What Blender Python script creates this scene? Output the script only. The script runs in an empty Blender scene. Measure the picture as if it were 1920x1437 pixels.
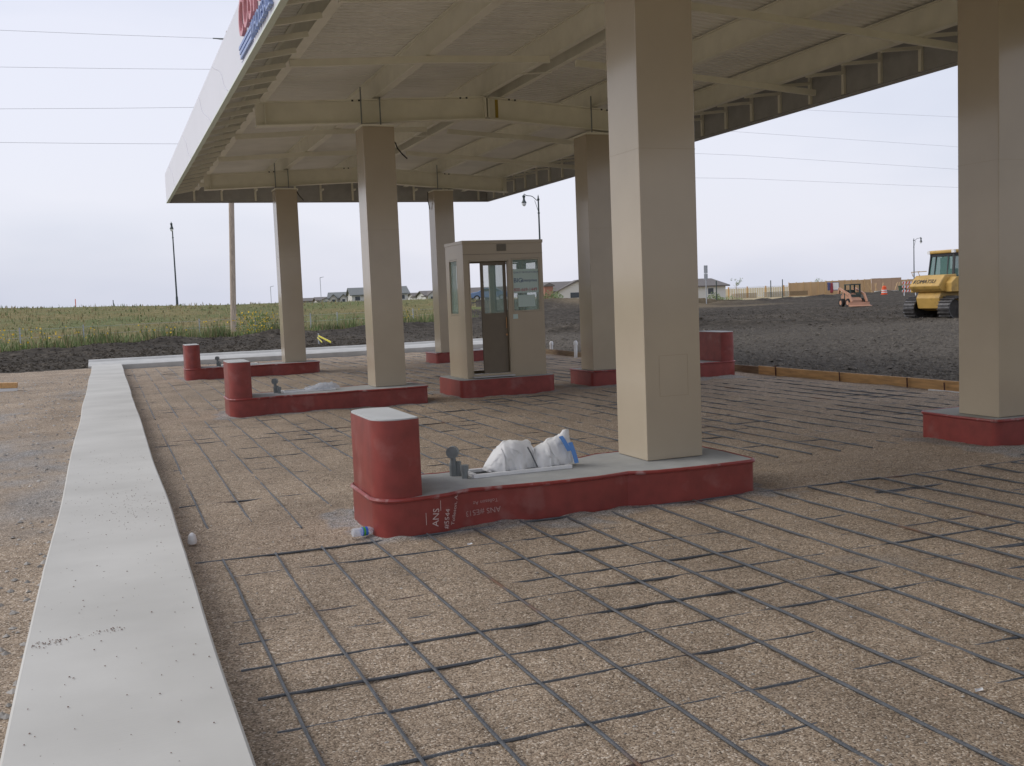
import bpy, math, random
from mathutils import Vector, Matrix, noise
random.seed(7)
R = math.radians
scene = bpy.context.scene
COL = scene.collection

# ------------------------------------------------------------------ camera
CX, CY, CZ = -4.3676, -8.0392, 1.7886
YAW, PITCH, ROLL, FPX = .3697, -.0824, -.0398, 1950.0
_f = Vector((math.sin(YAW)*math.cos(PITCH), math.cos(YAW)*math.cos(PITCH), math.sin(PITCH)))
_r0 = Vector((math.cos(YAW), -math.sin(YAW), 0)); _u0 = _r0.cross(_f)
_r = math.cos(ROLL)*_r0+math.sin(ROLL)*_u0; _u = -math.sin(ROLL)*_r0+math.cos(ROLL)*_u0
cam = bpy.data.cameras.new('camera'); camo = bpy.data.objects.new('camera', cam); COL.objects.link(camo)
cam.sensor_fit = 'HORIZONTAL'; cam.sensor_width = 36; cam.lens = FPX/1920*36
cam.clip_start = .05; cam.clip_end = 6000
camo.matrix_world = Matrix(((_r.x, _u.x, -_f.x, CX), (_r.y, _u.y, -_f.y, CY), (_r.z, _u.z, -_f.z, CZ), (0, 0, 0, 1)))
scene.camera = camo
# ------------------------------------------------------------------ sky and sun
SUN_EL, SUN_AZ = R(38), R(-66)       # azimuth measured from +y towards +x
world = bpy.data.worlds.new("World"); scene.world = world; world.use_nodes = True
nt = world.node_tree; nt.nodes.clear()
def WN(t, **k):
    n = nt.nodes.new(t)
    for a, b in k.items(): setattr(n, a, b)
    return n
out = WN('ShaderNodeOutputWorld'); bg = WN('ShaderNodeBackground'); bg.inputs[1].default_value = .10
sky = WN('ShaderNodeTexSky', sky_type='NISHITA', sun_disc=False, sun_elevation=SUN_EL, sun_rotation=SUN_AZ, air_density=1.2, dust_density=2.5)
tc = WN('ShaderNodeTexCoord'); mp = WN('ShaderNodeMapping'); mp.inputs['Scale'].default_value = (1, 1, 3.2)
nz = WN('ShaderNodeTexNoise'); nz.inputs['Scale'].default_value = 1.1; nz.inputs['Detail'].default_value = 5; nz.inputs['Roughness'].default_value = .5
rp = WN('ShaderNodeValToRGB')
rp.color_ramp.elements[0].position = .40; rp.color_ramp.elements[0].color = (3.7, 4.0, 4.9, 1)
rp.color_ramp.elements[1].position = .60; rp.color_ramp.elements[1].color = (5.1, 5.15, 5.8, 1)
mx = WN('ShaderNodeMix', data_type='RGBA'); mx.inputs[0].default_value = .88
L = nt.links.new
L(tc.outputs['Generated'], mp.inputs[0]); L(mp.outputs[0], nz.inputs['Vector']); L(nz.outputs['Fac'], rp.inputs[0])
L(sky.outputs[0], mx.inputs[6]); L(rp.outputs[0], mx.inputs[7]); sxyz = WN('ShaderNodeSeparateXYZ'); L(tc.outputs['Generated'], sxyz.inputs[0])
gr_ = WN('ShaderNodeMapRange', interpolation_type='SMOOTHSTEP'); gr_.inputs[1].default_value = .40; gr_.inputs[2].default_value = .95; gr_.inputs[3].default_value = 1; gr_.inputs[4].default_value = 1.05
L(sxyz.outputs[2], gr_.inputs[0]); sc_ = WN('ShaderNodeVectorMath', operation='SCALE'); L(mx.outputs[2], sc_.inputs[0]); L(gr_.outputs[0], sc_.inputs['Scale'])
L(sc_.outputs[0], bg.inputs[0]); L(bg.outputs[0], out.inputs[0])
sl = bpy.data.lights.new('sun', 'SUN'); sl.energy = .9; sl.angle = R(40); sl.color = (1, .96, .9)
so = bpy.data.objects.new('sun', sl); COL.objects.link(so)
sd = Vector((math.sin(SUN_AZ)*math.cos(SUN_EL), math.cos(SUN_AZ)*math.cos(SUN_EL), math.sin(SUN_EL)))
so.rotation_euler = sd.to_track_quat('Z', 'Y').to_euler(); so.location = (0, 0, 40)
scene.view_settings.view_transform = 'Standard'; scene.view_settings.look = 'None'
scene.view_settings.exposure = 0.75; scene.view_settings.gamma = 1

# ------------------------------------------------------------------ helpers
def at(px, py, d):
    """world point at depth d metres along the view through a pixel of the 1920 px photograph"""
    v = Vector((CX, CY, CZ))+d*(_f+_r*((px-960)/FPX)-_u*((py-718.5)/FPX))
    return v
def N(v): return noise.noise(Vector(v))
def wloc(o):
    p = Vector((0, 0, 0))
    while o is not None: p += o.location; o = o.parent
    return p
class MB:
    def __init__(s): s.v = []; s.f = []
    def add(s, vs, fs):
        b = len(s.v); s.v += [tuple(v) for v in vs]; s.f += [tuple(i+b for i in f) for f in fs]; return s
    def box(s, a, b):
        x0, y0, z0 = a; x1, y1, z1 = b
        return s.add([(x0, y0, z0), (x1, y0, z0), (x1, y1, z0), (x0, y1, z0), (x0, y0, z1), (x1, y0, z1), (x1, y1, z1), (x0, y1, z1)],
                     [(0, 3, 2, 1), (4, 5, 6, 7), (0, 1, 5, 4), (1, 2, 6, 5), (2, 3, 7, 6), (3, 0, 4, 7)])
    def bar(s, p, q, w, h, up=(0, 0, 1)):
        p, q = Vector(p), Vector(q); d = (q-p).normalized(); sd_ = d.cross(Vector(up))
        if sd_.length < 1e-4: sd_ = d.cross(Vector((1, 0, 0)))
        sd_.normalize(); u = sd_.cross(d); vs = []
        for c in (p, q):
            for i, j in ((-1, -1), (1, -1), (1, 1), (-1, 1)): vs.append(c+sd_*(w/2*i)+u*(h/2*j))
        return s.add(vs, [(3, 2, 1, 0), (4, 5, 6, 7), (0, 1, 5, 4), (1, 2, 6, 5), (2, 3, 7, 6), (3, 0, 4, 7)])
    def tube(s, pts, r, n=8, caps=True):
        pts = [Vector(p) for p in pts]; rs = r if isinstance(r, (list, tuple)) else [r]*len(pts); vs = []; fs = []
        up = Vector((0, 0, 1)); prev = None
        for i, p in enumerate(pts):
            t = (pts[min(i+1, len(pts)-1)]-pts[max(i-1, 0)]).normalized()
            if prev is None:
                a = t.cross(up)
                if a.length < .05: a = t.cross(Vector((1, 0, 0)))
            else: a = prev-t*prev.dot(t)
            a.normalize(); prev = a; b = t.cross(a)
            for k in range(n):
                an = 2*math.pi*k/n; vs.append(p+(a*math.cos(an)+b*math.sin(an))*rs[i])
        for i in range(len(pts)-1):
            for k in range(n):
                k2 = (k+1) % n; fs.append((i*n+k, i*n+k2, (i+1)*n+k2, (i+1)*n+k))
        if caps: fs.append(tuple(range(n-1, -1, -1))); fs.append(tuple((len(pts)-1)*n+k for k in range(n)))
        return s.add(vs, fs)
    def lathe(s, prof, c=(0, 0, 0), n=16):
        c = Vector(c); vs = []; fs = []
        for r, z in prof:
            for k in range(n):
                a = 2*math.pi*k/n; vs.append(c+Vector((r*math.cos(a), r*math.sin(a), z)))
        for i in range(len(prof)-1):
            for k in range(n): fs.append((i*n+k, i*n+(k+1) % n, (i+1)*n+(k+1) % n, (i+1)*n+k))
        fs.append(tuple(range(n-1, -1, -1))); fs.append(tuple((len(prof)-1)*n+k for k in range(n)))
        return s.add(vs, fs)
    def prism(s, outl, z0, z1, top=True, bot=True):
        n = len(outl); vs = [(x, y, z0) for x, y in outl]+[(x, y, z1) for x, y in outl]
        fs = [(i, (i+1) % n, n+(i+1) % n, n+i) for i in range(n)]
        if top: fs.append(tuple(range(n, 2*n)))
        if bot: fs.append(tuple(range(n-1, -1, -1)))
        return s.add(vs, fs)
    def extr(s, prof, axis, a, b):
        """closed 2-D profile extruded along an axis ('x': profile in y,z; 'y': profile in x,z)"""
        n = len(prof); mk = (lambda p, t: (t, p[0], p[1])) if axis == 'x' else (lambda p, t: (p[0], t, p[1]))
        vs = [mk(p, a) for p in prof]+[mk(p, b) for p in prof]
        fs = [(i, (i+1) % n, n+(i+1) % n, n+i) for i in range(n)]+[tuple(range(n-1, -1, -1)), tuple(range(n, 2*n))]
        return s.add(vs, fs)
    def build(s, name, mat, parent=None, smooth=False, local=False, bevel=0, recalc=True):
        off = Vector((0, 0, 0)) if (local or parent is None) else wloc(parent)
        m = bpy.data.meshes.new(name); m.from_pydata([(v[0]-off.x, v[1]-off.y, v[2]-off.z) for v in s.v], [], s.f)
        if recalc:
            import bmesh
            bm = bmesh.new(); bm.from_mesh(m); bmesh.ops.recalc_face_normals(bm, faces=bm.faces); bm.to_mesh(m); bm.free()
        m.update(); m.materials.append(mat)
        if smooth:
            for p in m.polygons: p.use_smooth = True
        o = bpy.data.objects.new(name, m); COL.objects.link(o)
        if parent is not None: o.parent = parent
        if bevel:
            b = o.modifiers.new('bevel', 'BEVEL'); b.width = bevel; b.segments = 2; b.limit_method = 'ANGLE'; b.angle_limit = R(40)
        if smooth:
            try: m.set_sharp_from_angle(angle=R(38))
            except Exception: pass
        return o
def tag(o, label, cat, group=None, kind=None):
    if label: o['label'] = label
    if cat: o['category'] = cat
    if group: o['group'] = group
    if kind: o['kind'] = kind
    return o
def thing(name, loc, label, cat, group=None, rz=0, rot=None):
    o = bpy.data.objects.new(name, None); COL.objects.link(o); o.location = loc; o.rotation_euler = rot or (0, 0, rz)
    o.empty_display_size = .2
    return tag(o, label, cat, group)
def copy_tree(o, parent=None):
    c = o.copy(); COL.objects.link(c)
    if parent is not None: c.parent = parent
    for ch in list(o.children): copy_tree(ch, c)
    return c
def setprops(c, loc, rz=None, label=None):
    c.location = loc
    if rz is not None: c.rotation_euler = (0, 0, rz)
    if label: c['label'] = label
    return c
def text_geo(body, size, extrude=0, shear=0, align='LEFT', spacing=1.0):
    cu = bpy.data.curves.new('t', 'FONT'); cu.body = body; cu.size = size; cu.extrude = extrude; cu.shear = shear
    cu.align_x = align; cu.resolution_u = 3; cu.space_character = spacing
    o = bpy.data.objects.new('t', cu); COL.objects.link(o); bpy.context.view_layer.update()
    me = bpy.data.meshes.new_from_object(o.evaluated_get(bpy.context.evaluated_depsgraph_get()))
    vs = [tuple(v.co) for v in me.vertices]; fs = [tuple(p.vertices) for p in me.polygons]
    bpy.data.objects.remove(o); bpy.data.curves.remove(cu); bpy.data.meshes.remove(me)
    return vs, fs
def text_obj(name, body, size, mat, parent, org, ax, ay, extrude=.004, local=False, **k):
    vs, fs = text_geo(body, size, extrude, **k); ax, ay = Vector(ax), Vector(ay); az = ax.cross(ay); org = Vector(org)
    m = MB(); m.add([org+ax*v[0]+ay*v[1]+az*v[2] for v in vs], fs)
    return m.build(name, mat, parent, local=local, recalc=False)

# ------------------------------------------------------------------ materials
def mat(name, col, rough=.6, metal=0, var=.0, vscale=6, bump=0, bscale=40, spec=.5, trans=0, emit=None, alpha=1, detail=4, col2=None, c2scale=3, c2lo=.5, c2hi=.62, coat=0, stretch=None):
    m = bpy.data.materials.new(name); m.use_nodes = True; t = m.node_tree; b = t.nodes['Principled BSDF']
    b.inputs['Base Color'].default_value = (*col, 1); b.inputs['Roughness'].default_value = rough; b.inputs['Metallic'].default_value = metal
    b.inputs['Specular IOR Level'].default_value = spec
    if coat: b.inputs['Coat Weight'].default_value = coat; b.inputs['Coat Roughness'].default_value = .08
    if trans: b.inputs['Transmission Weight'].default_value = trans
    if alpha < 1: b.inputs['Alpha'].default_value = alpha
    if var or bump or col2:
        tcn = t.nodes.new('ShaderNodeTexCoord'); vec = tcn.outputs['Object']
        if stretch:
            mpn = t.nodes.new('ShaderNodeMapping'); mpn.inputs['Scale'].default_value = stretch; t.links.new(vec, mpn.inputs[0]); vec = mpn.outputs[0]
        src = None
        if var:
            n1 = t.nodes.new('ShaderNodeTexNoise'); n1.inputs['Scale'].default_value = vscale; n1.inputs['Detail'].default_value = detail
            t.links.new(vec, n1.inputs['Vector'])
            mr = t.nodes.new('ShaderNodeMapRange'); mr.inputs[1].default_value = .3; mr.inputs[2].default_value = .7
            mr.inputs[3].default_value = 1-var; mr.inputs[4].default_value = 1+var; t.links.new(n1.outputs['Fac'], mr.inputs[0])
            vm = t.nodes.new('ShaderNodeVectorMath'); vm.operation = 'SCALE'; vm.inputs[0].default_value = col
            t.links.new(mr.outputs[0], vm.inputs['Scale']); src = vm.outputs[0]
        if col2:
            n2 = t.nodes.new('ShaderNodeTexNoise'); n2.inputs['Scale'].default_value = c2scale; n2.inputs['Detail'].default_value = 6
            t.links.new(vec, n2.inputs['Vector'])
            mr2 = t.nodes.new('ShaderNodeMapRange'); mr2.inputs[1].default_value = c2lo; mr2.inputs[2].default_value = c2hi
            t.links.new(n2.outputs['Fac'], mr2.inputs[0])
            mm = t.nodes.new('ShaderNodeMix'); mm.data_type = 'RGBA'; mm.inputs[7].default_value = (*col2, 1); mm.inputs[6].default_value = (*col, 1)
            if src is not None: t.links.new(src, mm.inputs[6])
            t.links.new(mr2.outputs[0], mm.inputs[0]); src = mm.outputs[2]
        if src is not None: t.links.new(src, b.inputs['Base Color'])
        if bump:
            n3 = t.nodes.new('ShaderNodeTexNoise'); n3.inputs['Scale'].default_value = bscale; n3.inputs['Detail'].default_value = 4
            t.links.new(vec, n3.inputs['Vector'])
            bp = t.nodes.new('ShaderNodeBump'); bp.inputs['Strength'].default_value = bump; bp.inputs['Distance'].default_value = .02
            t.links.new(n3.outputs['Fac'], bp.inputs['Height']); t.links.new(bp.outputs[0], b.inputs['Normal'])
    return m
def nodes_of(name):
    m = bpy.data.materials.new(name); m.use_nodes = True; t = m.node_tree; return m, t, t.nodes['Principled BSDF']
def ramp(t, els):
    r = t.nodes.new('ShaderNodeValToRGB'); e = r.color_ramp.elements
    while len(e) < len(els): e.new(.5)
    for k, (p, c) in enumerate(els): e[k].position = p; e[k].color = (*c, 1)
    return r
def gravel_mat():
    m, t, b = nodes_of('pea_gravel'); Lk = t.links.new
    tc_ = t.nodes.new('ShaderNodeTexCoord'); V = tc_.outputs['Object']
    vo = t.nodes.new('ShaderNodeTexVoronoi'); vo.inputs['Scale'].default_value = 120; Lk(V, vo.inputs['Vector'])
    sep = t.nodes.new('ShaderNodeSeparateColor'); Lk(vo.outputs['Color'], sep.inputs[0])
    rr = ramp(t, [(0, (.12, .093, .067)), (.3, (.265, .202, .143)), (.6, (.35, .272, .195)), (.88, (.43, .345, .258)), (1, (.64, .56, .46))])
    Lk(sep.outputs[0], rr.inputs[0])
    gr = ramp(t, [(0, (.07, .07, .07)), (.4, (.22, .215, .205)), (1, (.50, .49, .47))]); Lk(sep.outputs[1], gr.inputs[0])
    n1 = t.nodes.new('ShaderNodeTexNoise'); n1.inputs['Scale'].default_value = .9; n1.inputs['Detail'].default_value = 6; Lk(V, n1.inputs['Vector'])
    mr = t.nodes.new('ShaderNodeMapRange'); mr.inputs[1].default_value = .3; mr.inputs[2].default_value = .7; mr.inputs[3].default_value = .80; mr.inputs[4].default_value = 1.16
    Lk(n1.outputs['Fac'], mr.inputs[0])
    # dust and fines: a coarser grain breaks up the even speckle
    n2 = t.nodes.new('ShaderNodeTexNoise'); n2.inputs['Scale'].default_value = 14; n2.inputs['Detail'].default_value = 8; n2.inputs['Roughness'].default_value = .7; Lk(V, n2.inputs['Vector'])
    mr2 = t.nodes.new('ShaderNodeMapRange'); mr2.inputs[1].default_value = .35; mr2.inputs[2].default_value = .65; mr2.inputs[3].default_value = .84; mr2.inputs[4].default_value = 1.14
    Lk(n2.outputs['Fac'], mr2.inputs[0])
    at_ = t.nodes.new('ShaderNodeAttribute'); at_.attribute_name = 'spill'
    mm = t.nodes.new('ShaderNodeMix'); mm.data_type = 'RGBA'; Lk(at_.outputs['Fac'], mm.inputs[0]); Lk(rr.outputs[0], mm.inputs[6]); Lk(gr.outputs[0], mm.inputs[7])
    mul = t.nodes.new('ShaderNodeMath'); mul.operation = 'MULTIPLY'; Lk(mr.outputs[0], mul.inputs[0]); Lk(mr2.outputs[0], mul.inputs[1])
    vm = t.nodes.new('ShaderNodeVectorMath'); vm.operation = 'SCALE'; Lk(mm.outputs[2], vm.inputs[0]); Lk(mul.outputs[0], vm.inputs['Scale'])
    Lk(vm.outputs[0], b.inputs['Base Color']); b.inputs['Roughness'].default_value = .9; b.inputs['Specular IOR Level'].default_value = .2
    bp = t.nodes.new('ShaderNodeBump'); bp.inputs['Strength'].default_value = .55; bp.inputs['Distance'].default_value = .006; bp.invert = True
    Lk(vo.outputs['Distance'], bp.inputs['Height'])
    bp2 = t.nodes.new('ShaderNodeBump'); bp2.inputs['Strength'].default_value = .5; bp2.inputs['Distance'].default_value = .03
    Lk(n2.outputs['Fac'], bp2.inputs['Height']); Lk(bp.outputs[0], bp2.inputs['Normal']); Lk(bp2.outputs[0], b.inputs['Normal'])
    return m
def dirt_mat():
    m, t, b = nodes_of('dark_topsoil'); Lk = t.links.new
    tc_ = t.nodes.new('ShaderNodeTexCoord'); V = tc_.outputs['Object']
    n1 = t.nodes.new('ShaderNodeTexNoise'); n1.inputs['Scale'].default_value = 2.2; n1.inputs['Detail'].default_value = 10; n1.inputs['Roughness'].default_value = .72; Lk(V, n1.inputs['Vector'])
    r1 = ramp(t, [(.30, (.018, .015, .011)), (.5, (.049, .041, .031)), (.62, (.098, .083, .064)), (.78, (.20, .175, .14))]); Lk(n1.outputs['Fac'], r1.inputs[0])
    n2 = t.nodes.new('ShaderNodeTexNoise'); n2.inputs['Scale'].default_value = .12; n2.inputs['Detail'].default_value = 4; Lk(V, n2.inputs['Vector'])
    at_ = t.nodes.new('ShaderNodeAttribute'); at_.attribute_name = 'dry'
    n4 = t.nodes.new('ShaderNodeTexNoise'); n4.inputs['Scale'].default_value = 7; n4.inputs['Detail'].default_value = 8; n4.inputs['Roughness'].default_value = .7; Lk(V, n4.inputs['Vector'])
    r3 = ramp(t, [(.30, (.036, .030, .023)), (.48, (.076, .065, .051)), (.6, (.12, .104, .082)), (.75, (.22, .195, .16))]); Lk(n4.outputs['Fac'], r3.inputs[0])
    as_ = t.nodes.new('ShaderNodeAttribute'); as_.attribute_name = 'stony'; m0 = t.nodes.new('ShaderNodeMix'); m0.data_type = 'RGBA'
    Lk(as_.outputs['Fac'], m0.inputs[0]); Lk(r1.outputs[0], m0.inputs[6]); Lk(r3.outputs[0], m0.inputs[7])
    m1 = t.nodes.new('ShaderNodeMix'); m1.data_type = 'RGBA'; m1.inputs[7].default_value = (.20, .155, .095, 1)
    Lk(m0.outputs[2], m1.inputs[6]); Lk(at_.outputs['Fac'], m1.inputs[0])
    mr = t.nodes.new('ShaderNodeMapRange'); mr.inputs[1].default_value = .3; mr.inputs[2].default_value = .7; mr.inputs[3].default_value = .75; mr.inputs[4].default_value = 1.3
    Lk(n2.outputs['Fac'], mr.inputs[0]); vm = t.nodes.new('ShaderNodeVectorMath'); vm.operation = 'SCALE'
    Lk(m1.outputs[2], vm.inputs[0]); Lk(mr.outputs[0], vm.inputs['Scale']); Lk(vm.outputs[0], b.inputs['Base Color'])
    b.inputs['Roughness'].default_value = .95; b.inputs['Specular IOR Level'].default_value = .15
    bp = t.nodes.new('ShaderNodeBump'); bp.inputs['Strength'].default_value = .8; bp.inputs['Distance'].default_value = .07
    Lk(n1.outputs['Fac'], bp.inputs['Height']); Lk(bp.outputs[0], b.inputs['Normal'])
    return m
def grass_mat():
    m, t, b = nodes_of('dry_grass'); Lk = t.links.new
    tc_ = t.nodes.new('ShaderNodeTexCoord'); V = tc_.outputs['Object']
    n1 = t.nodes.new('ShaderNodeTexNoise'); n1.inputs['Scale'].default_value = 1.3; n1.inputs['Detail'].default_value = 9; n1.inputs['Roughness'].default_value = .75; Lk(V, n1.inputs['Vector'])
    n2 = t.nodes.new('ShaderNodeTexNoise'); n2.inputs['Scale'].default_value = .10; n2.inputs['Detail'].default_value = 5; Lk(V, n2.inputs['Vector'])
    r1 = ramp(t, [(.32, (.085, .10, .042)), (.5, (.155, .155, .075)), (.68, (.235, .215, .12))]); Lk(n1.outputs['Fac'], r1.inputs[0])
    r2 = ramp(t, [(.38, (.88, .98, .82)), (.62, (1.28, 1.08, 1.0))]); Lk(n2.outputs['Fac'], r2.inputs[0])
    vm = t.nodes.new('ShaderNodeVectorMath'); vm.operation = 'MULTIPLY'; Lk(r1.outputs[0], vm.inputs[0]); Lk(r2.outputs[0], vm.inputs[1])
    Lk(vm.outputs[0], b.inputs['Base Color']); b.inputs['Roughness'].default_value = .9; b.inputs['Specular IOR Level'].default_value = .1
    bp = t.nodes.new('ShaderNodeBump'); bp.inputs['Strength'].default_value = .7; bp.inputs['Distance'].default_value = .25
    Lk(n1.outputs['Fac'], bp.inputs['Height']); Lk(bp.outputs[0], b.inputs['Normal'])
    return m
def curb_mat():
    m, t, b = nodes_of('fresh_concrete'); Lk = t.links.new
    tc_ = t.nodes.new('ShaderNodeTexCoord'); V = tc_.outputs['Object']
    n1 = t.nodes.new('ShaderNodeTexNoise'); n1.inputs['Scale'].default_value = 1.1; n1.inputs['Detail'].default_value = 9; Lk(V, n1.inputs['Vector'])
    r1 = ramp(t, [(.3, (.46, .45, .415)), (.7, (.56, .55, .51))]); Lk(n1.outputs['Fac'], r1.inputs[0])
    # broom finish: fine streaks across the walk
    mp_ = t.nodes.new('ShaderNodeMapping'); mp_.inputs['Scale'].default_value = (3, 160, 3); Lk(V, mp_.inputs[0])
    n3 = t.nodes.new('ShaderNodeTexNoise'); n3.inputs['Scale'].default_value = 1; n3.inputs['Detail'].default_value = 3; Lk(mp_.outputs[0], n3.inputs['Vector'])
    # grit specks
    vo = t.nodes.new('ShaderNodeTexVoronoi'); vo.inputs['Scale'].default_value = 19; Lk(V, vo.inputs['Vector'])
    n2 = t.nodes.new('ShaderNodeTexNoise'); n2.inputs['Scale'].default_value = 1.6; n2.inputs['Detail'].default_value = 3; Lk(V, n2.inputs['Vector'])
    sep = t.nodes.new('ShaderNodeSeparateColor'); Lk(vo.outputs['Color'], sep.inputs[0])
    th = t.nodes.new('ShaderNodeMath'); th.operation = 'MULTIPLY'; Lk(sep.outputs[0], th.inputs[0]); Lk(n2.outputs['Fac'], th.inputs[1])
    mr = t.nodes.new('ShaderNodeMapRange'); mr.inputs[1].default_value = .33; mr.inputs[2].default_value = .56; mr.inputs[3].default_value = 0; mr.inputs[4].default_value = .13; Lk(th.outputs[0], mr.inputs[0])
    lt = t.nodes.new('ShaderNodeMath'); lt.operation = 'LESS_THAN'; Lk(vo.outputs['Distance'], lt.inputs[0]); Lk(mr.outputs[0], lt.inputs[1])
    mm = t.nodes.new('ShaderNodeMix'); mm.data_type = 'RGBA'; mm.inputs[7].default_value = (.13, .11, .09, 1); Lk(lt.outputs[0], mm.inputs[0]); Lk(r1.outputs[0], mm.inputs[6])
    Lk(mm.outputs[2], b.inputs['Base Color']); b.inputs['Roughness'].default_value = .85; b.inputs['Specular IOR Level'].default_value = .25
    bp = t.nodes.new('ShaderNodeBump'); bp.inputs['Strength'].default_value = .25; bp.inputs['Distance'].default_value = .004
    Lk(n3.outputs['Fac'], bp.inputs['Height']); Lk(bp.outputs[0], b.inputs['Normal'])
    return m
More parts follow.
